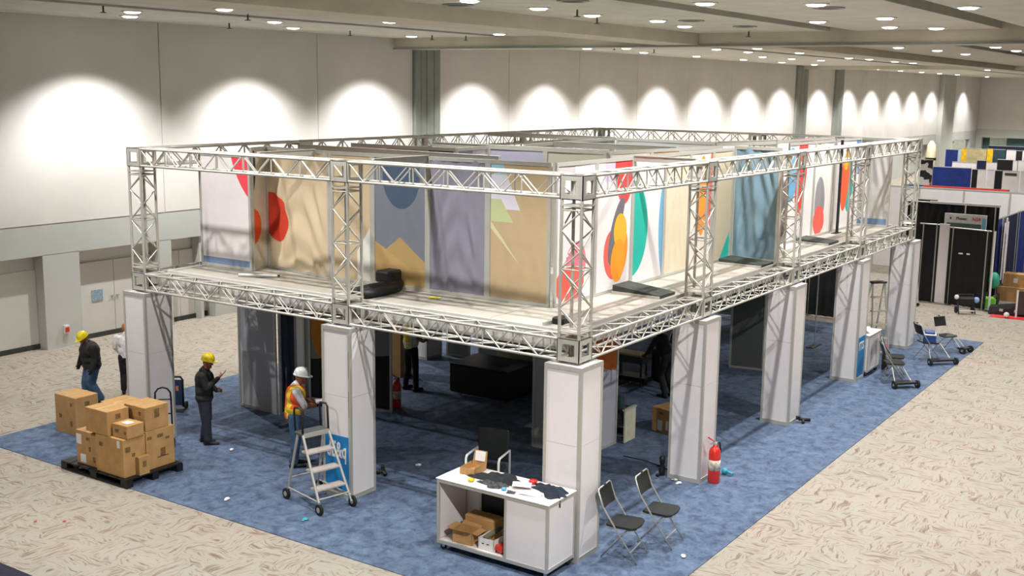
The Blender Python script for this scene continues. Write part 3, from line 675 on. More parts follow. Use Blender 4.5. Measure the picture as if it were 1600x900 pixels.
carton('tall cardboard box at the right corner of the pallet with an arrow mark', -1.34, -.77, 7.31, 7.86, z, .80, [('r', .5, .82, .12, .06), ('r', .58, .38, .10, .14), ('r', .58, .27, .24, .02), ('r', .12, .82, .09, .05), ('r', .75, .72, .09, .04)], group=PG)
carton('cardboard box with two white stickers at the left corner of the pallet', -1.73, -1.25, 8.03, 8.6, z, .72, [('l', .55, .8, .1, .05), ('l', .62, .5, .06, .08), ('l', .8, .22, .07, .09)], [('l', .13, .74, .13, .17), ('l', .3, .18, .15, .14)], group=PG)
carton('cardboard box at the back corner of the pallet under another box', -1.22, -.76, 7.9, 8.62, z, .70, group=PG)
carton('square cardboard box stacked on the left of the pallet', -1.80, -1.38, 7.66, 8.22, .785, 1.185, [('r', .5, .72, .1, .09)], group=PG)
carton('small flat cardboard box on top of the front pallet box', -1.73, -1.40, 7.27, 7.63, .785, 1.0, [('l', .3, .5, .09, .06), ('l', .85, .45, .05, .05)], [('t', .5, .5, .14, .16)], rot=.03, group=PG)
carton('cardboard box stacked at the right of the pallet with a grey crest print', -1.33, -.86, 7.32, 7.84, .805, 1.2, [('l', .25, .8, .12, .05), ('l', .75, .72, .06, .07), ('r', .5, .68, .1, .15)], group=PG)
carton('flat topped cardboard box stacked at the back of the pallet', -1.30, -.80, 7.92, 8.5, .725, 1.12, group=PG)
carton('little cardboard box wedged low at the front of the pallet', -1.57, -1.37, 7.20, 7.295, z, .45, [('r', .5, .6, .07, .1)], group=PG)
carton('tall cardboard box standing on the carpet behind the pallet', -.62, -.14, 10.18, 10.8, ZF, .73, [('l', .25, .45, .08, .08), ('l', .75, .3, .07, .1), ('l', .78, .8, .06, .06), ('r', .5, .8, .1, .08)])
# pallet jack handle and hand truck behind
t = thing('loop_hand_truck', 'black hand truck with a loop handle before the left corner column', 'hand truck', (-.02, 8.48, ZF), -2.4)
for q in (-.13, .13): rod('rail', (0, q, .1), (.06, q*1.05, .86), .016, BLACKP, t)
MB().tube([(.06, -.137, .86), (.075, -.13, 1.0), (.08, -.08, 1.07), (.08, 0, 1.095), (.08, .08, 1.07), (.075, .13, 1.0), (.06, .137, .86)], .016, 8).build('loop_handle', BLACKP, t, True)
for z in (.3, .6, .86): rod('rung', (.02, -.13, z), (.02, .13, z), .012, BLACKP, t)
bar('toe_plate', (-.22, -.15, 0), (.02, .15, .012), BLACKP, t)
for q in (-.17, .13): MB().tube([(.06, q, .08), (.06, q+.04, .08)], .08, 14).build('wheel', RUBBER, t)
p = G(279, 640)
t = thing('hand_truck', 'dark blue upright hand truck by the left corner column', 'hand truck', (p.x, p.y, ZF), YAW)
MB().tube([(0, -.1, .05), (0, -.1, .6), (0, -.06, .66), (0, .06, .66), (0, .1, .6), (0, .1, .05)], .022, 8).build('frame', BLACKP, t, True)
B((-.02, -.085, .08), (.02, .085, .6)).build('back_plate', mat('navy_plate', (30, 52, 84), .5, 0, .1, 6), t); bar('decal', (-.024, -.02, .38), (-.02, .03, .48), mat('decal_orange', (222, 120, 70), .5), t)
bar('toe_plate', (-.25, -.16, 0), (.02, .16, .015), BLACKP, t)
for s in (-.16, .12): MB().tube([(.06, s, .075), (.06, s+.04, .075)], .075, 14).build('wheel', RUBBER, t)
# rolling ladder
lad = thing('rolling_ladder', 'grey rolling step ladder with black handrails beside the lettered column', 'ladder', (-.47, 4.32, ZF), math.atan2(.93, .23)-PI/2)
LM = mat('ladder_paint', (186, 184, 174), .45, .25, .05, 8)
hw, dp, wr = .28, .47, .085
hp = 1.1
for s in (-1, 1):
    rod('front_rail', (s*hw, -dp, wr), (s*(hw-.05), dp*.15, hp), .022, LM, lad)
    rod('rear_leg', (s*hw, dp, wr), (s*(hw-.05), dp*.45, hp), .02, LM, lad)
    rod('side_brace', (s*hw, -dp+.02, wr+.1), (s*hw, dp-.02, wr+.1), .014, LM, lad)
    MB().tube([(s*(hw-.05), dp*.15, hp), (s*(hw-.05), dp*.2, hp+.38), (s*(hw-.05), dp*.3, hp+.42), (s*(hw-.05), dp*.62, hp+.40), (s*(hw-.05), dp*.66, hp+.34), (s*(hw-.05), dp*.6, hp-.02)], .017, 8).build('handrail', BLACKP, lad, True)
for i in range(1, 4):
    k = i/4; y = -dp+(dp*1.15)*k; z = wr+(hp-wr)*k
    MB().bbox((-hw+.05*k, y-.02, z-.02), (hw-.05*k, y+.16, z+.015), .006).build('tread', mat('tread_grip', (196, 186, 176), .6, .1, .06, 20), lad)
MB().bbox((-hw+.03, dp*.12, hp-.015), (hw-.03, dp*.62, hp+.03), .008).build('platform', DKGREY, lad); bar('platform_lip', (-hw+.05, dp*.1, hp-.04), (hw-.05, dp*.12, hp+.03), LM, lad)
rod('cross_brace', (-hw, dp-.05, .35), (hw, dp-.05, .35), .014, LM, lad); rod('cross_brace', (-hw, -dp+.06, .22), (hw, -dp+.06, .22), .014, LM, lad)
for s in (-1, 1):
    for e in (-1, 1):
        wv = MB().tube([(s*(hw+.02)-.022, e*dp, wr), (s*(hw+.02)+.022, e*dp, wr)], wr, 18).build('wheel', RUBBER, lad)
        MB().tube([(s*(hw+.02)-.026, e*dp, wr), (s*(hw+.02)+.026, e*dp, wr)], wr*.5, 14).build('hub', LM, wv)
# folding chairs
def folding_chair():
    t = thing('folding_chair', 'x', 'chair', (0, 0, 0))     # faces +x, seat height .46
    w2 = .215; r = .0115
    MB().tube([(.24, -w2, r), (-.06, -w2, .43), (-.24, -w2, .70), (-.31, -w2, .90), (-.315, -w2+.03, .92), (-.315, w2-.03, .92), (-.31, w2, .90), (-.24, w2, .70), (-.06, w2, .43), (.24, w2, r)], r, 8).build('back_frame', STEEL, t, True)
    MB().tube([(-.26, -w2+.03, r), (.02, -w2+.03, .36), (.13, -w2+.03, .44)], r, 8).build('rear_leg', STEEL, t, True)
    MB().tube([(-.26, w2-.03, r), (.02, w2-.03, .36), (.13, w2-.03, .44)], r, 8).build('rear_leg', STEEL, t, True)
    rod('front_stretcher', (.14, -w2, .14), (.14, w2, .14), .009, STEEL, t); rod('rear_stretcher', (-.17, -w2+.03, .12), (-.17, w2-.03, .12), .009, STEEL, t); rod('rear_stretcher', (-.08, -w2+.03, .23), (-.08, w2-.03, .23), .009, STEEL, t)
    pl = [(-.2, -w2+.02), (-.12, -w2+.005), (.15, -w2-.005), (.2, -w2+.05), (.22, 0), (.2, w2-.05), (.15, w2+.005), (-.12, w2-.005), (-.2, w2-.02)]
    MB().prism(pl, .447, .475).build('seat', BLACK, t)
    MB().tube([(-.2, -w2+.02, .44), (.16, -w2+.02, .445), (.2, -w2+.08, .445), (.2, w2-.08, .445), (.16, w2-.02, .445), (-.2, w2-.02, .44)], .009, 6).build('seat_frame', STEEL, t, True)
    MB().grid(lambda u, v: (-.232-.078*v-.022*math.sin(PI*u), (-w2+.01)+(2*w2-.02)*u, .66+.235*v), 10, 5).build('backrest', BLACK, t, True)
    MB().grid(lambda u, v: (-.246-.078*v-.022*math.sin(PI*u), (w2-.01)-(2*w2-.02)*u, .66+.235*v), 10, 5).build('backrest_shell', BLACK, t, True)
    MB().tube([(-.318, -.03, .925), (-.318, 0, .93), (-.318, .03, .925)], .018, 6).build('grip_notch', BLACK, t, True)
    return t
ch0 = folding_chair()
def put_chair(x, y, rz, label, sc=1.0, first=[True]):
    c = ch0 if first[0] else copy_tree(ch0); first[0] = False
    c.location = (x, y, ZF); c.rotation_euler = (0, 0, rz); c.scale = (sc,)*3; tag(c, label, 'chair', 'black folding chairs'); return c
put_chair(.50, -.52, math.radians(-82), 'black folding chair nearest the near corner column', 1.06)
put_chair(1.24, -.70, math.radians(-84), 'black folding chair second from the near corner column', 1.06)
put_chair(12.55, -.78, math.radians(-62), 'black folding chair standing on a low wheeled dolly', .98)
put_chair(13.15, -.62, math.radians(-75), 'black folding chair behind the one on the wheeled dolly', .98)
put_chair(15.2, -.85, math.radians(-50), 'black folding chair holding a blue bin on its seat', 1.0)
put_chair(16.35, -1.0, math.radians(-120), 'black folding chair at the far corner of the carpet', .95)
put_chair(10.3, 3.7, math.radians(160), 'black folding chair in the shade far under the deck', .95)
def dolly(label, x, y, rz, L=.75):
    t = thing('wheeled_dolly', label, 'dolly', (x, y, ZF), rz)
    MB().bbox((-L/2, -.1, .09), (L/2, .1, .14), .01).build('deck', BLACKP, t); rod('axle', (-L/2-.02, 0, .08), (L/2+.02, 0, .08), .015, STEEL, t)
    for s in (-1, 1):
        for e in (-.07,):
            q = MB().tube([(s*(L/2+.03)-.025, e, .085), (s*(L/2+.03)+.025, e, .085)], .085, 16).build('wheel', RUBBER, t); MB().tube([(s*(L/2+.03)-.03, e, .085), (s*(L/2+.03)+.03, e, .085)], .035, 10).build('hub', CHROME, q)
    for s in (-L/2+.05, L/2-.05): rod('stay', (s, .05, .12), (s*.6, .35, .42), .011, STEEL, t)
    rod('stay', (-L*.27, .35, .42), (L*.27, .35, .42), .011, STEEL, t)
dolly('low two wheeled dolly under a folding chair by the white counter', 12.2, -1.12, -.75, .5)
dolly('low black dolly in front of the chair with the blue bin', 14.95, -1.24, -.78, .62)
dolly('small wheeled dolly by the carpet corner chair', 16.6, -1.38, -.3, .3)
t = thing('blue_bin', 'blue plastic bin with white rim on a folding chair seat', 'bin', (15.22, -.86, ZF+.478), .3)
BLU = mat('blue_plastic', (30, 66, 130), .4, 0, .08, 6)
MB().box((-.17, -.14, 0), (.17, .14, .16)).build('tub', BLU, t); MB().bbox((-.18, -.15, .16), (.18, .15, .19), .008).build('rim', PAPER, t); MB().bbox((-.15, -.12, .19), (.15, .12, .25), .02).build('lid', BLU, t)
# counters
def counter(name, label, x0, x1, y0, y1, h, op=False):
    t = thing(name, label, 'counter', (x0, y0, ZF)); w_, d_ = x1-x0, y1-y0; p = .035; zb = .11; c = .008
    for a, b in ((0, 0), (w_-p, 0), (w_-p, d_-p), (0, d_-p)): bar('corner_post', (a, b, zb), (a+p, b+p, h), ALUF, t)
    for z0, z1, n_ in ((zb, zb+.05, 'bottom_rail'), (h-.045, h, 'top_rail')):
        bar(n_, (p, 0, z0), (w_-p, p, z1), ALUF, t); bar(n_, (p, d_-p, z0), (w_-p, d_, z1), ALUF, t); bar(n_, (0, p, z0), (p, d_-p, z1), ALUF, t); bar(n_, (w_-p, p, z0), (w_, d_-p, z1), ALUF, t)
    MB().bbox((-.012, -.012, h), (w_+.012, d_+.012, h+.018), .004).build('worktop', WHITE, t)
    bar('bottom_shelf', (p, p, zb+.03), (w_-p, d_-p, zb+.05), WHITE, t)
    bar('side_panel', (p, c, zb+.05), (w_-p, c+.01, h-.045), WHITE, t); bar('side_panel', (p, d_-c-.01, zb+.05), (w_-p, d_-c, h-.045), WHITE, t)
    if op:
        q = d_*.36
        bar('front_panel', (c, p, zb+.05), (c+.01, q, h-.045), WHITE, t); bar('mullion', (0, q, zb+.05), (p, q+p, h-.045), ALUF, t)
        bar('divider', (p, q+.01, zb+.05), (w_-p, q+.022, h-.045), WHITE, t); bar('back_panel', (w_-c-.01, p, zb+.05), (w_-c, d_*.52, h-.045), WHITE, t); bar('back_opening_shade', (w_-c-.008, d_*.52, zb+.05), (w_-c, d_*.84, h-.045), BLACKP, t); bar('back_mullion', (w_-p, d_*.84, zb+.05), (w_, d_*.84+p, h-.045), ALUF, t); bar('back_panel', (w_-c-.01, d_*.84+p, zb+.05), (w_-c, d_-p, h-.045), WHITE, t)  # black sheet paints the shade and chair base seen through the back opening
    else:
        bar('front_panel', (c, p, zb+.05), (c+.01, d_-p, h-.045), WHITE, t); bar('back_panel', (w_-c-.01, p, zb+.05), (w_-c, d_-p, h-.045), WHITE, t)
    for a in (.07, w_-.07):
        for b in (.07, d_-.07):
            o = MB().tube([(a-.015, b, .045), (a+.015, b, .045)], .045, 14).build('caster', RUBBER, t); MB().bbox((a-.022, b-.03, .045), (a+.022, b+.02, zb), .004).build('fork', CHROME, o)
    return t
HT = 1.04
counter('white_counter', 'white wheeled counter with an open shelf beside the near corner column', -.86, -.17, -.10, 1.72, HT, True)
ZT = ZF+HT+.018
counter('white_counter', 'small white counter behind the blue lettered column', 12.62, 13.5, -.18, .36, .95)
# things on the counter
t = thing('cardboard_tray', 'open cut down cardboard box on the left end of the counter', 'box', (-.38, 1.45, ZT), .1)
for a, b in (((-.16, -.12, 0), (.16, .12, .006)), ((-.16, -.12, 0), (-.154, .12, .1)), ((-.16, .114, 0), (.16, .12, .1)), ((-.16, -.12, 0), (.16, -.114, .12))): bar('side', a, b, CARD, t)
MB().hexa([(.154, -.12, 0), (.16, -.12, 0), (.16, .12, 0), (.154, .12, 0)], [(.19, -.12, .26), (.196, -.12, .26), (.196, .08, .26), (.19, .08, .26)]).build('raised_flap', CARD, t)
MB().hexa([(.15, -.1, .12), (.16, -.1, .12), (.16, .06, .12), (.15, .06, .12)], [(.178, -.1, .25), (.186, -.1, .25), (.186, .06, .25), (.178, .06, .25)]).build('paper_label', PAPER, t)
CLO = mat('black_cloth', (34, 37, 40), .9, 0, .3, 14, .3); CLN = mat('navy_cloth', (30, 42, 54), .9, 0, .25, 14, .3)
def heap(name, label, x, y, lx, ly, hgt, m, seed, rot=0, nm='cloth', drop=None):
    rnd = random.Random(seed); ph = [rnd.random()*6 for _ in range(8)]
    t = thing(name, label, 'cloth', (x, y, ZT), rot)
    def f(u, v):
        a = 2*PI*u; rr = v*(1+.22*math.sin(3*a+ph[0])+.16*math.sin(5*a+ph[1])+.1*math.sin(9*a+ph[2]))
        px, py = rr*lx*math.cos(a), rr*ly*math.sin(a)
        zz = hgt*(1-v**3)*(.62+.38*math.sin(7*px/lx+ph[3])*math.sin(6*py/ly+ph[4]))+.004
        return (px, py, zz)
    MB().grid(f, 40, 9).build(nm, m, t, True)
    if drop: MB().tube(drop, .012, 6).build('strap', m, t, True)
    return t
heap('black_jacket', 'heap of black clothing in the middle of the counter', -.42, .98, .2, .36, .08, CLO, 3)
heap('grey_gloves', 'dark grey gloves heaped at the front edge of the counter', -.66, .9, .1, .22, .06, mat('grey_cloth', (74, 76, 78), .9, 0, .4, 26, .3), 5)
heap('navy_jacket', 'navy jacket lying over the right end of the counter', -.42, .14, .16, .3, .09, CLN, 9, -.35, drop=[(-.02, -.2, .03), (-.06, -.27, .02), (-.06, -.275, -.12)])
def sheet(label, x, y, lx, ly, rz, m=PAPER, z=0.0, name='paper_sheet', cat='paper'):
    t = thing(name, label, cat, (x, y, ZT+z), rz); MB().grid(lambda u, v: (lx*(u-.5), ly*(v-.5), .003+.012*math.sin(3*u+2*v)**2), 6, 6).build('sheet', m, t, True); MB().grid(lambda u, v: (lx*(.5-u), ly*(v-.5), .001+.012*math.sin(3*(1-u)+2*v)**2), 6, 6).build('underside', m, t, True)
sheet('white folded paper between the heaps of clothing', -.5, .55, .2, .26, .5, z=.03)
sheet('white sheet of paper near the right end of the counter', -.66, .3, .14, .3, .2)
sheet('small grey card at the front edge of the counter', -.76, .55, .1, .12, .3, DKGREY)
def blob(name, label, x, y, r, m, cat, z=0.0, flat=.6):
    t = thing(name, label, cat, (x, y, ZT+z)); MB().ball((0, 0, r*flat), (r, r, r*flat), 12, 8).build('body', m, t, True); MB().tube([(0, 0, r*flat), (r*1.5, 0, r*flat*.6)], r*.35, 8).build('spout', m, t, True); return t
blob('yellow_tape', 'yellow tape dispenser at the front of the counter', -.72, 1.24, .045, mat('yellow_plastic', (230, 205, 30), .4), 'tape')
blob('red_tape_gun', 'red tape gun behind the paper on the counter', -.3, .5, .06, RED, 'tape gun'); blob('blue_ball', 'light blue roll at the front edge of the counter', -.74, .68, .035, mat('light_blue_plastic', (90, 180, 220), .4), 'roll')
for i, (x, y) in enumerate(((-.7, 1.5), (-.66, 1.62))): tag(MB().lathe([(.07, 0), (.07, .012), (.05, .014)], 16).build('white_disc', PAPER), 'white paper disc %s on the counter' % ('beside the cut box' if i == 0 else 'at the left end'), 'disc', 'white discs').location = (x, y, ZT)
# things on the open shelf
ZS = ZF+.162
carton('opened cardboard box on the open shelf of the counter', -.80, -.56, 1.18, 1.5, ZS, ZS+.18, open_=True, rot=.08)
carton('closed cardboard box at the back of the open shelf', -.50, -.26, .98, 1.5, ZS, ZS+.30, rot=0)
t = thing('plastic_crate', 'white plastic crate with tools on the open shelf of the counter', 'crate', (-.56, .93, ZS), 0)
for a, b in (((-.23, -.13, 0), (.23, .13, .012)), ((-.23, -.13, .012), (-.215, .13, .16)), ((.215, -.13, .012), (.23, .13, .16)), ((-.23, -.13, .012), (.23, -.115, .16)), ((-.23, .115, .012), (.23, .13, .16))): bar('side', a, b, PAPER, t)
for y in (-.05, .03): bar('hand_slot', (-.232, y, .08), (-.23, y+.04, .095), SEAM, t)
MB().tube([(-.18, .05, .15), (.2, .06, .17)], .035, 10).build('roll', mat('olive_roll', (120, 118, 92), .8), t, True)
t = thing('cleaning_tool', 'blue handled scraper leaning in the open shelf', 'tool', (-.5, .66, ZS)); MB().tube([(0, 0, .02), (.1, -.05, .34)], .012, 8).build('handle', PAPER, t); bar('blade', (-.05, -.03, 0), (.06, .03, .03), mat('light_blue_plastic', (90, 180, 220), .4), t)
t = thing('red_hard_hat', 'red helmet lying on the front of the open shelf', 'helmet', (-.72, .70, ZS)); MB().ball((0, 0, .07), (.1, .08, .07), 14, 8).build('shell', RED, t, True); MB().ball((.0, .1, .05), (.05, .05, .05), 10, 6).build('ear_cup', RED, t, True)
# fire extinguishers
def extinguisher(x, y, label, s=1.0, rz=0):
    t = thing('fire_extinguisher', label, 'extinguisher', (x, y, ZF), rz); t.scale = (s,)*3
    MB().lathe([(.085, 0), (.09, .015), (.09, .44), (.082, .5), (.055, .545), (.03, .565), (.03, .59)], 22).build('cylinder', RED, t, True)
    MB().lathe([(.0915, .2), (.0915, .36)], 22).build('label_band', mat('extinguisher_label', (214, 200, 184), .6, 0, .35, 16), t, True)
    MB().bbox((-.03, -.025, .59), (.03, .025, .63), .005).build('valve', CHROME, t)
    MB().hexa([(-.02, -.012, .63), (.0, -.012, .63), (.0, .012, .63), (-.02, .012, .63)], [(-.13, -.012, .70), (-.12, -.012, .72), (-.12, .012, .72), (-.13, .012, .70)]).build('lever', RED, t)
    MB().tube([(.03, 0, .61), (.09, .02, .6), (.115, .03, .5), (.105, .03, .3), (.1, .03, .2)], .013, 8).build('hose', BLACKP, t, True)
    MB().lathe([(.032, 0), (.032, .012)], 12, (-.05, 0, .6)).build('gauge', CHROME, t)
p = G(1113, 754); extinguisher(p.x, p.y-.02, 'red fire extinguisher standing by the second right side column', 1.1, -.6)
p = G(620, 638); extinguisher(p.x, p.y, 'dark red fire extinguisher in the shade under the deck', 1.0)
# under the deck
t = thing('black_crate', 'large black covered crate under the deck', 'crate', (6.0, 5.2, ZF))
MB().bbox((0, 0, 0), (1.05, 1.5, .60), .02).build('cover', BLACKP, t); MB().bbox((-.01, -.01, .60), (1.06, 1.51, .63), .01).build('lid', mat('black_lid', (44, 48, 46), .5, 0, .2, 4), t); heapm = MB().grid(lambda u, v: (.25+.3*u, .3+.4*v, .634+.05*math.sin(PI*u)*math.sin(PI*v)), 6, 6).build('rag', mat('brown_rag', (86, 56, 36), .9), t, True)
t = thing('road_case', 'pale wrapped road case behind the black crate', 'case', (7.45, 5.45, ZF)); CASE = mat('wrapped_case', (178, 176, 152), .5, 0, .15, 3)
MB().bbox((0, 0, .1), (.9, 1.05, .78), .02).build('body', CASE, t); MB().bbox((-.02, -.02, .78), (.92, 1.07, .9), .03).build('lid', CASE, t)
for a in (.25, .8): bar('latch', (-.015, a, .68), (0, a+.09, .84), BLACKP, t)
for a in (.1, .8):
    for b in (.1, .95): MB().tube([(a, b-.02, .05), (a, b+.02, .05)], .05, 12).build('caster', RUBBER, t)
t = thing('low_counter', 'low beige counter with slanted glass end beside the orange disc panel', 'counter', (4.95, 1.9, ZF)); bar('front', (0, 0, .02), (.4, .03, .62), mat('beige_laminate', (206, 202, 176), .5), t); bar('frame', (-.02, -.01, .62), (.42, .05, .65), ALUF, t); bar('end', (.38, .03, .02), (.4, .9, .62), DKGREY, t); bar('shelf', (0, .03, .3), (.38, .9, .33), DKGREY, t); MB().hexa([(0, .02, .65), (.01, .02, .65), (.01, .9, .65), (0, .9, .65)], [(-.01, .02, .95), (0, .02, .95), (0, .9, .7), (-.01, .9, .7)]).build('glass_end', mat('smoked_glass', (60, 84, 86), .1), t)
carton('cardboard box with white labels on the carpet beside the second right side column', 5.98, 6.45, 1.42, 1.86, ZF, .48, [('l', .5, .8, .1, .03)], [('l', .45, .3, .12, .2), ('l', .85, .35, .06, .18)], rot=-.25)
carton('cardboard box behind the dark red extinguisher under the deck', 4.15, 4.5, 7.0, 7.5, ZF, .4, [])
carton('tall brown crate at the back of the ground floor', 6.2, 6.6, 8.2, 8.7, ZF, 1.9, [], [])
t = thing('pedestal_table', 'small wooden topped table on a dark frame far under the deck', 'table', (8.9, 3.9, ZF)); MB().bbox((-.2, -.4, .66), (.2, .4, .70), .01).build('top', mat('pale_wood', (206, 186, 110), .5), t); bar('apron', (-.17, -.36, .5), (.17, .36, .66), DKGREY, t)
for a in (-.15, .11):
    for b in (-.34, .3): bar('leg', (a, b, 0), (a+.04, b+.04, .5), DKGREY, t)
bar('lower_shelf', (-.2, -.45, .1), (.2, .45, .2), BLACKP, t)
t = thing('rag_bag', 'dark cloth hanging from the small table under the deck', 'cloth', (9.0, 3.35, ZF)); MB().grid(lambda u, v: (.02*math.sin(9*u), -.1+.2*u, .12+.66*v+.1*(u-.5)), 8, 8).build('cloth', CLO, t, True)
# office chair behind the counter
t = thing('black_chair', 'black chair with white arms behind the white counter', 'chair', (1.25, 2.35, ZF), math.radians(195))
MB().bbox((-.24, -.25, .42), (.24, .25, .5), .03).build('seat', BLACK, t); MB().bbox((-.3, -.26, .52), (-.25, .26, 1.05), .02).build('backrest', BLACK, t)
for s in (-1, 1):
    MB().tube([(-.27, s*.27, .02), (-.27, s*.27, .72), (.2, s*.27, .72), (.24, s*.27, .68), (.24, s*.27, .02)], .02, 8).build('arm_frame', PAPER, t, True)
rod('stretcher', (-.27, -.27, .3), (-.27, .27, .3), .015, PAPER, t)
# small bits on the carpet
def bit(name, label, px, py, m, shape, cat):
    p = G(px, py, ZF); t = thing(name, label, cat, (p.x, p.y, ZF), random.uniform(0, 3)); shape(t, m); return t
def ballchain(t, m): MB().ball((0, 0, .055), .055, 14, 10).build('bowl', m, t, True); MB().tube([(-.05, 0, .05), (-.16, .03, .05)], .025, 8).build('handle', m, t, True)
bit('teal_mallet', 'teal round headed tool on the carpet behind the red extinguisher', 1132, 741, TEAL, ballchain, 'tool')
def bottle(t, m): MB().lathe([(.05, 0), (.055, .02), (.055, .1), (.035, .16), (.035, .2), (.05, .25), (.05, .31), (.02, .33)], 14).build('body', m, t, True); MB().tube([(.02, 0, .03), (.13, .05, .03)], .03, 8).build('foot', m, t, True)
bit('black_flask', 'black flask standing on the carpet left of the second right side column', 1034, 742, BLACKP, bottle, 'flask')
def drill(t, m): MB().tube([(-.12, 0, .05), (.1, 0, .07)], .035, 8).build('body', m, t, True); MB().tube([(.02, 0, .06), (.05, .12, .03)], .03, 8).build('grip', m, t, True); MB().bbox((.08, -.03, .06), (.16, .03, .13), .01).build('head', m, t)
bit('black_drill', 'black power drill on the carpet beside the third right side column', 1256, 660, BLACKP, drill, 'drill'); bit('black_tape_gun', 'dark power tool on the carpet beside the lettered column', 600, 742, BLACKP, drill, 'tool')
def crumple(t, m): MB().ball((0, 0, .02), (.05, .035, .022), 7, 4).build('scrap', m, t); MB().ball((.04, .02, .014), (.03, .025, .014), 6, 4).build('scrap', m, t)
WHERE = [((1053-700)/2.963, 781, 'on the blue carpet right of the pallet')]
for px, py, wh in ((355, 781, 'on the carpet between pallet and ladder'), (1068, 871, 'on the carpet right of the near chairs'), (1055, 751, 'by the foot of the second right side column'), (1061, 756, 'just in front of the second right side column foot'), (362, 704, 'on the carpet behind the man with the phone'), (655, 728, 'in the shade left of the black chair'), (1160, 572, 'at the foot of the dark panel under the deck')):
    bit('paper_scrap', 'small white scrap '+wh, px, py, PAPER, crumple, 'scrap')
for px, py, wh in ((101, 815, 'red'), (56, 815, 'pale red'), (307, 536, 'dark red')):
    bit('paper_scrap', 'tiny %s scrap on the patterned hall floor' % wh, px, py, RED, crumple, 'scrap').scale = (.45, .45, .45)
p = G(477, 813); bit('paper_scrap', 'tiny light blue scrap in front of the ladder', 477, 813, TEAL, crumple, 'scrap')
# dashed pale tape strips on the carpet in the shade
t = thing('tape_line', 'broken pale tape line on the carpet under the deck', 'tape', (0, 0, ZF)); a = G(965, 605, ZF); b = G(1004, 589, ZF)
for i in range(7):
    p = a.lerp(b, (i+.1)/7); q = a.lerp(b, (i+.75)/7); s = Vector((0, .02, 0)); MB().hexa([(p.x, p.y-.015, 0), (q.x, q.y-.015, 0), (q.x, q.y+.015, 0), (p.x, p.y+.015, 0)], [(p.x, p.y-.015, .004), (q.x, q.y-.015, .004), (q.x, q.y+.015, .004), (p.x, p.y+.015, .004)]).build('tape_piece', PAPER, t)
t = thing('black_cable', 'black cable snaking from the near chairs into the shade', 'cable', (0, 0, ZF)); pts = [G(975, 714, 0), G(1010, 722, 0), G(1035, 731, 0), G(1043, 735, 0)]
MB().tube([(p.x, p.y, .008) for p in pts], .008, 6).build('cable', BLACKP, t, True)
# slim pole and step ladder on the right
p = G(1272, 541); t = thing('pole_stand', 'slim grey pole on a flat foot past the third right side column', 'stand', (p.x, p.y, ZF)); rod('pole', (0, 0, .02), (.05, 0, 2.7), .016, STEEL, t); bar('foot', (-.35, -.1, 0), (.3, .1, .02), BLACKP, t)
def step_ladder(label, x, y, rz, h, n, m):
    t = thing('step_ladder', label, 'ladder', (x, y, ZF), rz)
    for s in (-1, 1):
        rod('front_rail', (0, s*.24, 0), (.28, s*.17, h), .022, m, t); rod('rear_leg', (.75, s*.26, 0), (.32, s*.17, h), .018, m, t)
    for i in range(1, n): k = i/n; bar('tread', (.28*k-.02, -.24+.07*k, h*k-.015), (.28*k+.09, .24-.07*k, h*k+.015), m, t)
    MB().bbox((.22, -.19, h), (.42, .19, h+.04), .008).build('top_cap', BLACKP, t)
step_ladder('grey step ladder standing behind the small white counter', 13.85, -.12, .9, 1.95, 6, STEEL)
t = thing('power_strip', 'dark tool bag hanging by the small white counter', 'bag', (13.58, -.3, ZF)); MB().bbox((-.04, -.08, .0), (.04, .08, .5), .02).build('body', BLACKP, t); MB().tube([(0, -.06, .5), (0, 0, .62), (0, .06, .5)], .012, 6).build('strap', RED, t, True)
sheetz = thing('paper_stack', 'crumpled white papers on the small white counter', 'paper', (13.0, .05, ZF+.968), .3); MB().grid(lambda u, v: (-.25+.5*u, -.12+.24*v, .01+.07*abs(math.sin(4*u+3*v))), 8, 6).build('sheet', PAPER, sheetz, True)
# ================================================================== the other booths down the hall
def PX(px, py, x):               # the point of the plane x = const that shows at a pixel
    d = _f + _r*((px-800)/FPX) - _u*((py-450)/FPX)
    return CAM + d*((x-CAM.x)/d.x)
def drape_mat(name, rgb): return mat(name, rgb, .9, 0, .12, 3, .05)
BLKD, NAVY, BLUD = drape_mat('black_drape', (22, 22, 22)), drape_mat('navy_drape', (22, 30, 62)), drape_mat('blue_drape', (26, 48, 122))
YELD, BEID, TELD = drape_mat('yellow_panel', (232, 186, 30)), drape_mat('tan_panel', (186, 172, 128)), drape_mat('dark_teal_panel', (38, 66, 76))
WPAN = mat('white_board', (226, 222, 220), .6, 0, .03, 2)
def drape(label, a, b, z1, m, name='pipe_drape', z0=.02, fold=.035, rails=True, cat='drape', group='pipe and drape walls', side=1):
    a = Vector((*a, 0)); b = Vector((*b, 0)); L = (b-a).length; t = thing(name, label, cat, a, math.atan2(b.y-a.y, b.x-a.x), group)
    n = max(8, int(L/.06))
    for k, s in ((0, 1), (1, -1)):
        MB().grid(lambda u, v: (L*(u if k == 0 else 1-u), s*.004+fold*math.sin((u if k == 0 else 1-u)*L/.22*2*PI+.6*math.sin(9*u))*(.35+.65*(1-v)), z0+(z1-z0)*v), n, 4).build('curtain' if k == 0 else 'curtain_back', m, t, True)
    if rails:
        rod('crossbar', (0, 0, z1), (L, 0, z1), .02, STEEL, t)
        for x in (.11, L-.11): rod('upright', (x, 0, 0), (x, 0, z1+.03), .022, STEEL, t); MB().lathe([(.1, 0), (.1, .01)], 14, (x, 0, 0)).build('base_plate', DKGREY, t)
    return t
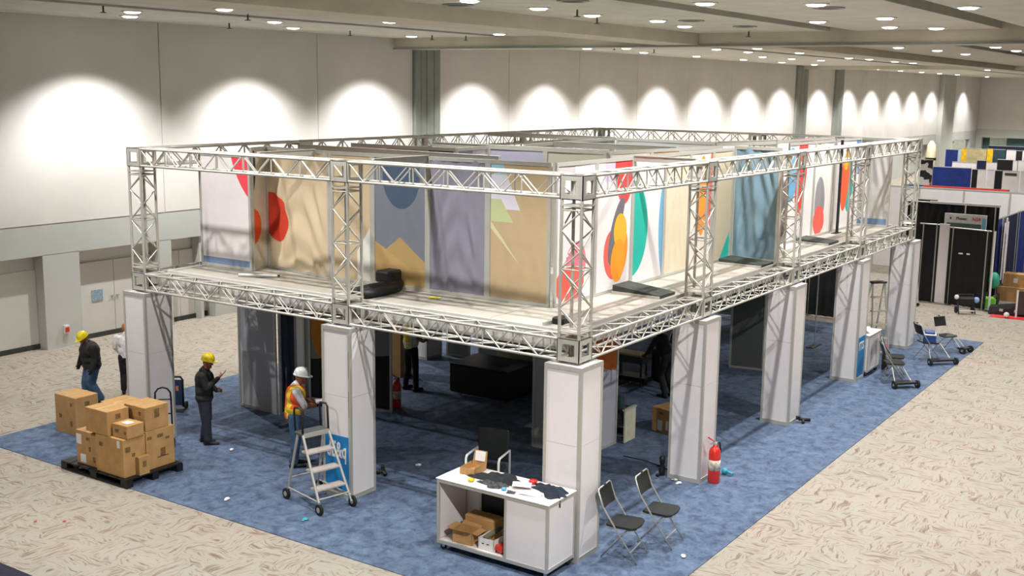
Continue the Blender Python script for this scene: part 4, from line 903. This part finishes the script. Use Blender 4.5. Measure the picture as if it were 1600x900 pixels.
def board(label, x, px0, px1, pyt, m, name='display_board', th=.05, group='display boards of the far booths', cat='board', z0=0.0):
    a = PX(px0, pyt, x); b = PX(px1, pyt, x); zt = (a.z+b.z)/2
    t = thing(name, label, cat, (x, b.y, z0), 0, group)
    B((0, 0, .02), (th, a.y-b.y, zt-z0)).build('face', m, t); bar('top_edge', (-.01, 0, zt-z0), (th+.01, a.y-b.y, zt-z0+.03), ALUF, t); bar('foot', (-.15, .02, 0), (th+.15, .08, .02), ALUF, t)
    return t
# the black booth
drape('tall black drape at the back of the black booth', (24.4, 2.3), (24.4, -.45), 3.0, BLKD)
t = thing('white_crossbar', 'long white crossbar over the black booth', 'rail', (24.3, -.5, 2.98)); bar('rail', (0, 0, 0), (.06, 2.1, .07), WPAN, t); bar('tab', (-.01, 1.0, -.25), (.01, 1.04, 0), WPAN, t)
drape('black drape on the left of the black booth front', (23.4, 1.62), (23.4, 1.0), 2.42, BLKD)
t = thing('narrow_display_stand', 'tall narrow white panel standing in the black booth front', 'panel', (23.35, .72, 0)); bar('face', (0, 0, .02), (.04, .3, 2.46), WPAN, t); bar('edge', (-.005, -.02, .02), (.05, 0, 2.46), mat('red_brown_edge', (90, 22, 18), .6), t)
drape('black drape with white marks closing the black booth front', (23.3, .70), (23.0, -.55), 2.38, BLKD)
t = thing('white_post', 'thin white upright at the right end of the black booth', 'post', (22.95, -.66, 0)); rod('pole', (0, 0, 0), (0, 0, 2.4), .03, WPAN, t); bar('foot', (-.15, -.15, 0), (.15, .15, .02), DKGREY, t)
t = thing('booth_sign', 'white header sign with small lettering over the black booth', 'sign', (23.55, -.27, 2.32)); bar('board', (0, 0, 0), (.05, 1.22, .46), WPAN, t); bar('sign_leg', (.01, .05, -2.32), (.05, .09, 0), ALUF, t); bar('sign_leg', (.01, 1.1, -2.32), (.05, 1.14, 0), ALUF, t); bar('grey_band', (-.006, .14, .02), (0, 1.15, .18), mat('sign_band', (92, 112, 100), .6), t); bar('end_block', (-.004, 0, 0), (0, .12, .36), mat('sign_blue', (120, 190, 214), .6), t)
text_part('lettering', 'Phaser', .12, INK, t, facing((-.008, .72, .32), (-1, 0, 0))); text_part('lettering', 'NSR', .14, RED, t, facing((-.008, .28, .32), (-1, 0, 0))); bar('logo_mark', (-.008, 1.02, .28), (0, 1.06, .35), SEAM, t)
for y, w_ in ((.22, .12), (.02, .09)): tag(bar('white_mark', (23.02, y, 1.62), (23.05, y+w_, 1.66), PAPER), 'white sticker on the black drape, %s one' % ('left' if y > .1 else 'right'), 'sticker', 'stickers on the black drape')
# long white wall behind it
t = thing('white_partition', 'long white partition wall with upright seams behind the black booth', 'partition', (30, -9, 0)); yy = 0
while yy < 14: bar('partition_panel', (0, yy+.01, .02), (.06, yy+1.54, 2.98), WPAN, t); bar('seam_post', (-.02, yy-.03, 0), (.08, yy+.03, 3.0), ALUF, t); yy += 1.55
bar('top_rail', (-.02, 0, 2.98), (.08, 14, 3.03), ALUF, t)
for a, b, m_, lb in ((.4, 3.3, RED, 'red banner strip laid along the white partition top, left one'), (-3.4, -.6, RED, 'red banner strip laid along the white partition top, right one'), (3.35, 4.1, BLU, 'blue banner strip between the red ones on the white partition')):
    tag(B((30.1, a, 3.03), (30.3, b, 3.08)).build('banner_strip', m_), lb, 'banner', 'banner strips')
# blue drapes on the right
drape('blue drape running away on the right, nearest bay', (24.55, -.2), (26.2, -.24), 2.5, BLUD); drape('navy drape running away on the right, middle bay', (26.25, -.25), (28.4, -.3), 2.5, NAVY); drape('blue drape running away on the right, far bay', (28.45, -.31), (29.9, -.36), 2.5, BLUD)
t = thing('paper_banner', 'long white paper banner hung on the blue drape', 'banner', (25.9, -.36, .5)); B((0, 0, 0), (.7, .008, 1.85)).build('sheet', PAPER, t)
for z in (.45, .8, 1.15, 1.4): bar('print_line', (.2, -.004, z), (.5, 0, z+.03), INK, t)
t = thing('white_pole', 'white upright pole beside the paper banner', 'post', (25.75, -.45, 0)); rod('pole', (0, 0, 0), (0, 0, 2.55), .03, WPAN, t); bar('foot', (-.12, -.12, 0), (.12, .12, .02), DKGREY, t)
# second row
for lb, a, b, yt, m_ in (('wide blue board of the second booth row', 1458, 1518, 262, BLUD), ('black board right of the wide blue one, second row', 1519, 1527, 265, BLKD), ('white board of the second row, first from the left', 1528, 1541, 266, WPAN), ('white board of the second row, second from the left', 1543, 1554, 266, WPAN), ('black board between white boards in the second row', 1555, 1566, 267, BLKD), ('wide white board with a line of print in the second row', 1567, 1593, 268, WPAN), ('white board at the right picture edge in the second row', 1595, 1612, 269, WPAN)): board(lb, 40, a, b, yt, m_)
a = PX(1570, 272, 39.97); b = PX(1588, 272, 39.97); tag(B((39.95, b.y, a.z-.05), (39.99, a.y, a.z+.05)).build('print_line', INK), 'dark line of print across the wide white board', 'print')
for lb, a, b, yt, m_ in (('navy board at the left of the third row', 1527, 1541, 251, NAVY), ('white board of the third row before the black one', 1542, 1558, 255, WPAN), ('black board of the third row', 1559, 1583, 250, BLKD), ('white board of the third row right of the black one', 1583, 1590, 252, WPAN), ('white board of the third row near the picture edge', 1591, 1604, 252, WPAN)): board(lb, 50, a, b, yt, m_)
t = board('long white low wall slanting between the booth rows', 46, 1488, 1526, 254, WPAN)
for lb, a, b, yt, m_ in (('blue drape board at the left of the fourth row', 1478, 1497, 234, BLUD), ('pale blue narrow board of the fourth row', 1498, 1502, 232, mat('pale_blue_panel', (176, 200, 216), .7)), ('left yellow board of the fourth row', 1503, 1511, 232, YELD), ('tan board between the yellow boards', 1512, 1542, 233, BEID), ('right yellow board of the fourth row', 1543, 1552, 233, YELD), ('dark teal board right of the yellow board', 1553, 1571, 234, TELD), ('white board of the fourth row', 1573, 1588, 235, WPAN), ('black board of the fourth row near the picture edge', 1589, 1597, 236, BLKD), ('white board of the fourth row at the picture edge', 1598, 1610, 236, WPAN)): board(lb, 60, a, b, yt, m_)
t = board('navy drape board far before the end wall', 78, 1545, 1612, 229, NAVY); board('pale hanging screen before the end wall', 84, 1547, 1573, 216, mat('pale_screen', (160, 172, 158), .7)); board('small pale cabinet by the far left wall', 80, 1491, 1509, 219, mat('pale_cabinet', (170, 176, 164), .7))
k = NT('spotted_print'); vz = k.noise(k.coord('Object'), 3.2, 1, .4, .4); k.l(k.ramp(vz, [(.47, lin((24, 24, 26))), (.5, lin((232, 230, 228)))]), k.b.inputs['Base Color'])
board('black and white spotted board past the far right tower', 33, 1437, 1458, 250, k.m); board('black board past the far right tower', 28, 1432, 1465, 312, BLKD)
p = PX(1454, 250, 46); t = thing('inflatable_figure', 'tall cream and yellow inflatable column far behind the spotted board', 'inflatable', (46, p.y, 0)); MB().lathe([(.25, 0), (.25, p.z-.1), (.24, p.z+.25), (.2, p.z+.75), (.06, p.z+.95)], 14).build('body', mat('cream_vinyl', (226, 216, 180), .5), t, True); MB().lathe([(.255, p.z), (.255, p.z+.12)], 14).build('band', BLACKP, t)
drape('black drape under the deck seen past the fourth column', (19.0, 3.6), (19.0, 2.3), 2.5, BLKD); drape('navy drape beside the black one past the fourth column', (19.0, 4.4), (19.0, 3.62), 2.5, BLUD)
# loose things on the far floor
t = thing('white_hand_truck', 'white folding ladder leaning beside the far right column', 'ladder', (22.3, 1.32, 0), 1.2)
for s in (-.14, .14): rod('rail', (0, s, .06), (.1, s, 1.0), .018, WPAN, t)
for i in range(5): rod('rung', (.01+.018*i, -.14, .2+.19*i), (.01+.018*i, .14, .2+.19*i), .014, WPAN, t)
for s in (-.14, .14): MB().tube([(0, s-.02, .05), (0, s+.02, .05)], .05, 10).build('wheel', RUBBER, t)
p = G(1450, 468); carton('cardboard box behind the white ladder at the black booth', p.x-.3, p.x+.3, p.y-.3, p.y+.3, .1, .75)
tag(B((p.x-.25, p.y-.3, .752), (p.x+.3, p.y+.3, .80)).build('red_cloth', RED), 'red folded cloth on the cardboard box at the black booth', 'cloth')
tag(B((p.x-.32, p.y-.32, 0), (p.x+.32, p.y+.32, .1)).build('box_dolly', BLACKP), 'black dolly base under the cardboard box at the black booth', 'dolly')
p = G(1508, 490); t = thing('black_cart', 'black folded cart standing before the black drape', 'cart', (p.x, p.y, 0), YAW-PI/2)
MB().bbox((-.24, -.1, .25), (.24, .12, .5), .05).build('seat_sling', BLACKP, t); rod('handle', (-.25, .1, .55), (.25, .1, .55), .02, BLACKP, t)
for s in (-.24, .24): rod('side_leg', (s, -.12, .02), (s, .12, .56), .02, BLACKP, t); MB().tube([(s-.02, .1, .1), (s+.02, .1, .1)], .1, 12).build('wheel', RUBBER, t)
rod('bar', (-.22, -.12, .1), (.22, -.12, .1), .02, PAPER, t); MB().ball((-.3, -.03, .5), .07, 8, 6).build('white_roll', PAPER, t, True); MB().ball((.28, -.05, .42), .09, 8, 6).build('bottle', mat('blue_white', (150, 180, 220), .5), t, True)
p = G(1537, 462); t = thing('teal_cart', 'teal covered cart with black wheels beside the black booth', 'cart', (24.15, -.52, 0)); MB().ball((0, 0, .75), (.2, .16, .26), 12, 8).build('cover', mat('teal_cover', (50, 160, 130), .6), t, True)
for y in (-.16, .14): MB().tube([(-.1, y-.02, .2), (-.1, y+.02, .2)], .2, 16).build('wheel', RUBBER, t); rod('strut', (-.1, y, .2), (0, y*.4, .6), .02, BLACKP, t)
p = G(1572, 468); carton('wide cardboard box lowest of the far pile at right', p.x-.3, p.x+.3, p.y-1.0, p.y+.3, 0, .45); carton('smaller cardboard box on top of the far pile at right', p.x-.2, p.x+.25, p.y-.62, p.y+.1, .452, .86, [], [('l', .5, .5, .12, .14)])
t = thing('plank', 'pale board lying over the far boxes at right', 'board', (p.x+.9, p.y-1.0, 0)); B((-.3, -.7, .72), (.3, .6, .78)).build('top', mat('pale_board', (214, 190, 156), .6), t); bar('support', (-.2, -.5, 0), (.2, .5, .72), CARD, t)
t = thing('blue_bucket', 'bright blue bucket on the pale board at right', 'bucket', (p.x+.9, p.y-.75, .785)); MB().lathe([(.16, 0), (.24, .55), (.26, .57), (.25, .57), (.15, .03)], 16).build('bucket', mat('bright_blue', (40, 130, 214), .4), t, True); MB().tube([(-.24, 0, .56), (0, 0, .68), (.24, 0, .56)], .012, 6).build('handle', STEEL, t, True)
t = thing('green_bag', 'lime green bag at the right picture edge', 'bag', (p.x+.9, p.y-1.35, .785)); MB().ball((0, 0, .25), (.22, .2, .26), 12, 8).build('bag', mat('lime_bag', (190, 205, 60), .6), t, True); MB().tube([(-.1, 0, .45), (0, 0, .6), (.1, 0, .45)], .015, 6).build('handle', mat('lime_bag', (190, 205, 60), .6), t, True)
p = G(1572, 492); t = thing('black_case', 'long black equipment case on a red mat at right', 'case', (p.x+.1, p.y, .015), .12); MB().hexa([(-.25, -.55, 0), (.25, -.55, 0), (.25, .5, 0), (-.25, .5, 0)], [(-.22, -.53, .36), (.22, -.53, .36), (.2, .48, .2), (-.2, .48, .2)]).build('body', BLACKP, t); bar('latch', (-.262, -.3, .1), (-.23, -.2, .18), CHROME, t); bar('latch', (-.262, .1, .1), (-.23, .2, .18), CHROME, t)
tag(B((p.x-.6, p.y-1.6, 0), (p.x+.3, p.y+.35, .012)).build('red_mat', mat('red_mat', (212, 52, 52), .9, 0, .1, 8)), 'red floor mat at the right picture edge', 'mat')
t = thing('leaning_sample_board', 'dark leaning panel with a white edge before the black case', 'panel', (p.x-.35, p.y-.35, .012)); bar('edge', (0, 0, 0), (.04, .05, .8), WPAN, t); bar('face', (0, -.35, .1), (.03, 0, .78), mat('dark_brown_panel', (66, 52, 46), .7), t)
tag(MB().ball((0, 0, .08), .08, 12, 8).build('white_ball', PAPER, None, True), 'white ball on the red mat', 'ball').location = (p.x-.5, p.y-.1, .012)
p = G(1541, 480); t = thing('green_box', 'bright green box with yellow pieces on the far floor', 'box', (p.x, p.y, 0), .4); MB().bbox((-.22, -.22, 0), (.22, .22, .3), .02).build('body', mat('bright_green', (120, 205, 60), .5), t); bar('notch', (-.1, -.24, .1), (.05, -.22, .2), PAPER, t)
tag(B((p.x-.2, p.y+.25, 0), (p.x+.05, p.y+.6, .07)).build('yellow_wedge', mat('yellow_plastic', (230, 205, 30), .4)), 'yellow flat piece beside the green box', 'piece')
# ================================================================== people
def person(label, x, y, rz, pose, cols, scale=1.0, hat=None, vest=None, hair=None, build=1.0, voxel=.0085):
    # local axes: faces +x, left is +y; joints in metres for a 1.74 m body
    P = []                       # primitives: ('c', a, b, ra, rb, region) capsules, ('e', c, r, None, None, region) ellipsoids
    def C(a, b, ra, rb, reg): P.append(('c', Vector(a), Vector(b), ra, rb, reg))
    def El(c, r, reg): P.append(('e', Vector(c), Vector(r), 0, 0, reg))
    g = build; lean = Vector(pose.get('lean', (0, 0, 0)))
    hipc = Vector((0, 0, .93)); chest = Vector((.0, 0, 1.30))+lean*.75; sh = Vector((-.01, 0, 1.44))+lean
    El(hipc+Vector((0, 0, .0)), (.125*g, .172*g, .13), 'pants'); El(hipc+Vector((-.03, 0, -.03)), (.125, .155, .11), 'pants')
    El(Vector((0, 0, 1.08))+lean*.35, (.135*g, .178*g, .16), 'top'); El(chest, (.142*g, .195*g, .19), 'top'); El(sh+Vector((0, 0, -.06)), (.115*g, .2*g, .09), 'top')
    if pose.get('hem'): El(Vector((0, 0, .94))+lean*.1, (.135*g, .178*g, .13), 'top')
    C(hipc, chest, .13*g, .14*g, 'top')
    hd = Vector(pose.get('head', (.06, 0, 1.63)))+lean; fd = Vector(pose.get('face', (1, 0, 0))).normalized(); sd = Vector((0, 0, 1)).cross(fd).normalized(); upv = fd.cross(sd)
    C(sh+Vector((0, 0, .0)), hd+upv*-.06, .062, .056, 'skin'); C(sh+Vector((-.01, 0, .02)), sh+Vector((.01, 0, .055)), .085, .07, 'top')
    El(hd, (.092, .078, .112), 'skin'); C(hd+fd*.035-upv*.05, hd+fd*.065-upv*.085, .052, .036, 'skin')
    C(hd+fd*.09+upv*.0, hd+fd*.108-upv*.03, .01, .014, 'skin'); C(hd+fd*.08-upv*.058-sd*.02, hd+fd*.08-upv*.058+sd*.02, .011, .011, 'skin')
    for s in (-1, 1): El(hd+sd*s*.078-fd*.005, (.02, .012, .03), 'skin'); C(hd+fd*.082+upv*.028+sd*s*.02, hd+fd*.075+upv*.026+sd*s*.048, .009, .008, 'skin')
    for i, s in enumerate((1, -1)):
        L = pose['legs'][i]; hip = hipc+Vector((0, s*.092, -.02)); kn = Vector(L[0]); an = Vector(L[1]); tw = L[2] if len(L) > 2 else 0
        C(hip, kn, .096*g, .074*g, 'pants'); C(kn, an+Vector((0, 0, .03)), .072*g, .062*g, 'pants'); El(kn.lerp(an, .3)+Vector((-.015, 0, 0)), (.062, .06, .1), 'pants')
        ft = Vector((math.cos(tw), math.sin(tw), 0)); C(an-ft*.05-Vector((0, 0, .045)), an+ft*.13-Vector((0, 0, .055)), .045, .034, 'shoe'); C(an+ft*.1-Vector((0, 0, .052)), an+ft*.19-Vector((0, 0, .058)), .04, .03, 'shoe'); C(an, an-Vector((0, 0, .03)), .05, .05, 'shoe')
    for i, s in enumerate((1, -1)):
        A = pose['arms'][i]; s0 = sh+Vector((0, s*.185*g, -.03)); el = Vector(A[0])+lean; wr = Vector(A[1])+lean; hdv = Vector(A[2]).normalized()
        C(s0, el, .066*g, .05*g, 'top' if cols.get('long', True) else 'sleeve'); C(el, wr, .05*g, .036*g, 'top' if cols.get('long', True) else 'skin')
        side = Vector(A[3]).normalized() if len(A) > 3 else Vector((0, 0, 1)); side = (side-hdv*side.dot(hdv)).normalized(); nrm = hdv.cross(side)
        k = cols.get('hand', 'skin'); pal = wr+hdv*.055
        C(wr, wr+hdv*.03, .03, .03, k); C(wr+hdv*.03+side*.022, pal+hdv*.035+side*.026, .02, .016, k); C(wr+hdv*.03-side*.018, pal+hdv*.035-side*.026, .02, .016, k); C(wr+hdv*.03, pal+hdv*.04, .022, .018, k)
        cu = A[4] if len(A) > 4 else .5      # curl
        for j, (o, ln) in enumerate(((.03, .068), (.010, .078), (-.011, .072), (-.031, .058))):
            b0 = pal+hdv*.035+side*o; d1 = (hdv*math.cos(cu*.9)+nrm*math.sin(cu*.9)); m1 = b0+d1*ln*.5; d2 = (hdv*math.cos(cu*2.2)+nrm*math.sin(cu*2.2)); C(b0, m1, .0105, .0095, k); C(m1, m1+d2*ln*.5, .0095, .008, k)
        tb = wr+hdv*.035+side*.03; t1 = tb+(side*.7+hdv*.6+nrm*.35).normalized()*.04; C(tb, t1, .014, .011, k); C(t1, t1+(hdv*.85+nrm*.45).normalized()*.032, .011, .009, k)
    mb = MB()
    def emit(mb, prims, infl=0.0):
        for q in prims:
            if q[0] == 'e': mb.ball(q[1], tuple(v+infl for v in q[2]), 20, 14)
            else:
                a, b, ra, rb = q[1], q[2], q[3]+infl, q[4]+infl; n = 7
                d = (b-a); L = d.length; dn = d.normalized() if L > 1e-6 else Vector((0, 0, 1))
                pts = []; rs = []
                for i in range(5): th = PI/2*i/5; pts.append(a-dn*ra*math.cos(th)); rs.append(max(1e-3, ra*math.sin(th)))
                pts.append(a); rs.append(ra); pts.append(b); rs.append(rb)
                for i in range(1, 6): th = PI/2*i/5; pts.append(b+dn*rb*math.sin(th)); rs.append(max(1e-3, rb*math.cos(th)))
                mb.tube(pts, rs, 14)
    def solid(prims, vox, infl=0.0, smooth=4):
        mb = MB(); emit(mb, prims, infl); o = mb.build('tmp_solid', SKIN)
        r = o.modifiers.new('r', 'REMESH'); r.mode = 'VOXEL'; r.voxel_size = vox
        s = o.modifiers.new('s', 'SMOOTH'); s.iterations = smooth; s.factor = .5
        me = bpy.data.meshes.new_from_object(o.evaluated_get(bpy.context.evaluated_depsgraph_get()))
        old = o.data; bpy.data.objects.remove(o); bpy.data.meshes.remove(old); return me
    t = thing('person', label, 'person', (x, y, ZF if x < 18 else 0), rz); t.scale = (scale,)*3
    me = solid(P, voxel)
    regs = ['skin', 'top', 'pants', 'shoe', 'sleeve', 'glove']; me.materials.clear()
    for r in regs: me.materials.append(cols.get(r, SKIN))
    nf = len(me.polygons); ce = np.zeros(nf*3); me.polygons.foreach_get('center', ce); ce = ce.reshape(-1, 3); best = np.full(nf, 1e9); idx = np.zeros(nf, dtype=np.int32)
    for q in P:
        if q[0] == 'e':
            rr = np.array(q[2]); d = (np.linalg.norm((ce-np.array(q[1]))/rr, axis=1)-1)*rr.min()
        else:
            a = np.array(q[1]); b = np.array(q[2]); ab = b-a; h = np.clip(((ce-a)@ab)/max(1e-9, ab@ab), 0, 1); d = np.linalg.norm(ce-(a+h[:, None]*ab), axis=1)-(q[3]+(q[4]-q[3])*h)
        if q[5] == 'top': d = d-.004
        m_ = d < best; best[m_] = d[m_]; idx[m_] = regs.index(q[5])
    me.polygons.foreach_set('material_index', idx); me.polygons.foreach_set('use_smooth', [True]*nf)
    o = bpy.data.objects.new('body', me); COL.objects.link(o); o.parent = t
    R = Matrix(((fd.x, sd.x, upv.x, hd.x), (fd.y, sd.y, upv.y, hd.y), (fd.z, sd.z, upv.z, hd.z), (0, 0, 0, 1)))
    for s in (-1, 1): MB().ball((.083, s*.032, .016), (.009, .013, .008), 8, 6).xf(R).build('eye', EYE, t, True)
    if hair: MB().lathe([(.098, -.05), (.104, 0), (.1, .05), (.078, .095), (.04, .122), (.002, .128)], 18, (-.012, 0, .0), 1, .88).xf(R).build('hair', hair, t, True)
    if hat:
        m = MB(); m.lathe([(.118, .035), (.122, .05), (.120, .085), (.108, .125), (.082, .158), (.045, .176), (.002, .18)], 24, (-.005, 0, 0), 1.06, .9); m.xf(R); hh = m.build('hard_hat', hat, t, True)
        m = MB()
        n = 28; V = []
        for k in range(n):
            a = 2*PI*k/n; br = .135+.055*max(0, math.cos(a))**2; V.append((br*math.cos(a)*1.05, br*math.sin(a)*.9))
        m.prism(V, .03, .042); m.xf(R); m.build('brim', hat, hh)
        m = MB()
        for yo in (-.03, 0, .03): m.tube([(-.11, yo, .09), (-.07, yo, .15), (0, yo, .183), (.07, yo, .155), (.115, yo, .09)], .009, 6)
        m.xf(R); m.build('ridges', hat, hh, True)
    if vest:
        vp = [q for q in P if q[5] == 'top' and q[0] == 'e']+[('c', hipc, chest, .13*g, .14*g, 'top')]
        vm = solid(vp, .013, .016, 3); vm.materials.clear(); vm.materials.append(vest)
        # cut away above the collar
        vm.polygons.foreach_set('use_smooth', [True]*len(vm.polygons)); vo = bpy.data.objects.new('vest', vm); COL.objects.link(vo); vo.parent = t
    return t
def vest_mat(name, a, b, grey):
    k = NT(name); sp = k.n('ShaderNodeSeparateXYZ'); k.l(k.coord('Object'), sp.inputs[0]); xx, yy, zz = sp.outputs
    def band(v, c, h): return k.math('LESS_THAN', k.math('ABSOLUTE', k.math('SUBTRACT', v, c)), h)
    ay = k.math('ABSOLUTE', yy)
    col = k.mix(band(ay, .135, .045), lin(a), lin(b)); col = k.mix(band(zz, 1.04, .045), col, lin(b)); col = k.mix(band(ay, .135, .016), col, lin(grey)); col = k.mix(band(zz, 1.04, .018), col, lin(grey))
    k.l(col, k.b.inputs['Base Color']); k.b.inputs['Roughness'].default_value = .7; k.bump(k.noise(k.coord('Object'), 18, 3), .25, .02); return k.m
def cloth(name, rgb): return mat(name, rgb, .85, 0, .16, 9, .25)
JEANS = cloth('denim', (62, 92, 122)); DKPANT = cloth('dark_trousers', (38, 44, 54)); BJACK = cloth('black_jacket_cloth', (30, 31, 29)); TEE = cloth('white_tee', (224, 220, 218)); SHOE = mat('black_boot', (26, 26, 26), .6, 0, .15, 12); BLKP = cloth('black_trousers', (24, 26, 28)); GLOV = cloth('black_glove', (22, 22, 24)); HAIRB = mat('dark_hair', (34, 26, 22), .7, 0, .2, 40); HAIRO = mat('ginger_hair', (190, 104, 52), .7, 0, .2, 40)
STAND = [((.02, .10, .49), (0, .11, .085)), ((.02, -.10, .49), (-.02, -.11, .085))]
def face_to(px_right, back=0.0):     # world angle of a heading given as picture-right and away components
    v = Vector((_r.x, _r.y, 0)).normalized()*px_right+Vector((_f.x, _f.y, 0)).normalized()*back
    return math.atan2(v.y, v.x)
PHN = person('person in a yellow hard hat and dark jacket looking at a phone', .50, 8.02, face_to(1, .12), dict(legs=[((.03, .09, .49), (-.04, .10, .085)), ((.04, -.10, .49), (.06, -.11, .085))], hem=True, lean=(.02, 0, 0), face=(1, 0, -.22), head=(.065, 0, 1.63),
    arms=[((.03, .25, 1.15), (.19, .17, 1.02), (1, -.25, .05), (0, 0, 1), .6), ((.07, -.27, 1.18), (.27, -.17, 1.34), (.75, .2, .65), (.3, 1, .2), .75)]), dict(top=BJACK, pants=DKPANT, shoe=SHOE, skin=SKIN), .92, YEL, build=1.3)
t = thing('mobile_phone', 'black phone held up by the person in the dark jacket', 'phone', PHN.location, PHN.rotation_euler.z); t.scale = PHN.scale; MB().bbox((-.006, -.036, -.07), (.006, .036, .07), .003).xf(Matrix.Translation((.395, -.125, 1.43)) @ Matrix.Rotation(.7, 4, 'Y')).build('case', BLACKP, t); MB().bbox((-.0075, -.031, -.062), (-.006, .031, .062), .0005).xf(Matrix.Translation((.395, -.125, 1.43)) @ Matrix.Rotation(.7, 4, 'Y')).build('screen', mat('phone_screen', (40, 50, 60), .1), t)
VST = person('person in a white hard hat and orange safety vest beside the rolling ladder', .56, 5.86, face_to(1, .25), dict(legs=STAND, lean=(.05, 0, -.02), face=(1, 0, -.2), head=(.08, 0, 1.62),
    arms=[((.10, .26, 1.17), (.30, .15, 1.12), (1, -.3, -.1), (0, 0, 1), .7), ((.12, -.25, 1.16), (.31, -.10, 1.13), (1, .2, .05), (0, 0, 1), .7)]), dict(top=TEE, pants=JEANS, shoe=SHOE, skin=SKIN, sleeve=TEE, glove=GLOV, hand='glove', long=False), .965, WHELM, vest_mat('orange_vest', (240, 90, 28), (238, 208, 40), (226, 196, 60)), build=1.16)
t = thing('white_beam', 'long white panel beam held by the person in the orange vest', 'beam', (.80, 5.55, 1.14), math.radians(-32)); MB().bbox((-.05, -.16, 0), (.8, -.02, .05), .006).build('beam', WHITE, t); bar('edge', (-.05, -.165, .01), (.8, -.16, .03), ALUF, t)
t = thing('cardboard_sheet', 'folded tan cardboard sheet leaning in front of the vest wearer', 'cardboard', (.95, 5.45, ZF), -.7); MB().hexa([(0, -.2, 0), (.03, -.2, 0), (.03, .2, 0), (0, .2, 0)], [(-.05, -.18, 1.05), (-.03, -.18, 1.05), (-.03, .16, 1.05), (-.05, .16, 1.05)]).build('sheet', CARD, t); MB().hexa([(.03, -.2, 0), (.4, -.24, 0), (.4, -.21, 0), (.03, -.17, 0)], [(-.03, -.18, 1.0), (.3, -.22, .95), (.3, -.19, .95), (-.03, -.15, 1.0)]).build('folded_side', CARD, t)
person('person in a yellow hard hat and black jacket walking behind the boxes', .95, 11.85, face_to(-.75, -.55), dict(legs=[((.08, .10, .50), (-.12, .10, .10)), ((.12, -.09, .50), (.12, -.10, .085))], hem=True, lean=(.05, 0, -.03), face=(1, .1, -.55), head=(.11, 0, 1.60),
    arms=[((-.06, .30, 1.17), (.06, .34, .93), (.35, .1, -1), (1, 0, 0), .5), ((.06, -.30, 1.17), (.16, -.27, .94), (.3, 0, -1), (1, 0, 0), .6)]), dict(top=BJACK, pants=JEANS, shoe=SHOE, skin=SKIN, glove=GLOV, hand='glove'), .86, YEL, build=1.62)
person('person in a white top and black trousers half hidden by the left corner column', 1.85, 11.95, face_to(-.2, 1), dict(legs=[((.05, .09, .49), (-.03, .09, .085)), ((.02, -.09, .49), (.05, -.10, .085))], lean=(.03, 0, 0),
    arms=[((.02, .27, 1.16), (.17, .2, 1.0), (1, -.5, .1), (0, 0, 1), .5), ((-.02, -.27, 1.16), (.1, -.24, .96), (1, .3, -.3), (0, 0, 1), .5)]), dict(top=TEE, pants=BLKP, shoe=SHOE, skin=SKIN), .84, None, hair=HAIRO, build=1.15)
person('person in dark trousers and a yellow vest standing under the deck', 5.55, 7.38, face_to(.6, .7), dict(legs=[((.03, .12, .49), (0, .17, .085)), ((.02, -.12, .49), (0, -.15, .085))], lean=(.0, 0, 0),
    arms=[((.02, .27, 1.16), (.2, .18, 1.08), (1, -.4, .1), (0, 0, 1), .5), ((.02, -.27, 1.16), (.2, -.18, 1.08), (1, .4, .1), (0, 0, 1), .5)]), dict(top=cloth('olive_shirt', (120, 110, 60)), pants=BLKP, shoe=SHOE, skin=SKIN), .98, WHELM, vest_mat('yellow_vest', (226, 196, 40), (214, 214, 200), (190, 190, 180)))
person('person in dark clothes bending under the deck beside the second right side column', 8.35, 2.75, face_to(-.6, .5), dict(legs=[((.1, .10, .50), (-.02, .11, .085)), ((.06, -.10, .50), (-.08, -.10, .085))], hem=True, lean=(.22, 0, -.12), face=(1, 0, -.5), head=(.12, 0, 1.60),
    arms=[((.12, .25, 1.14), (.28, .17, 1.0), (1, -.3, -.5), (0, 0, 1), .5), ((.12, -.25, 1.14), (.28, -.17, 1.0), (1, .3, -.5), (0, 0, 1), .5)]), dict(top=BJACK, pants=BLKP, shoe=SHOE, skin=SKIN), .95, None, hair=HAIRB)
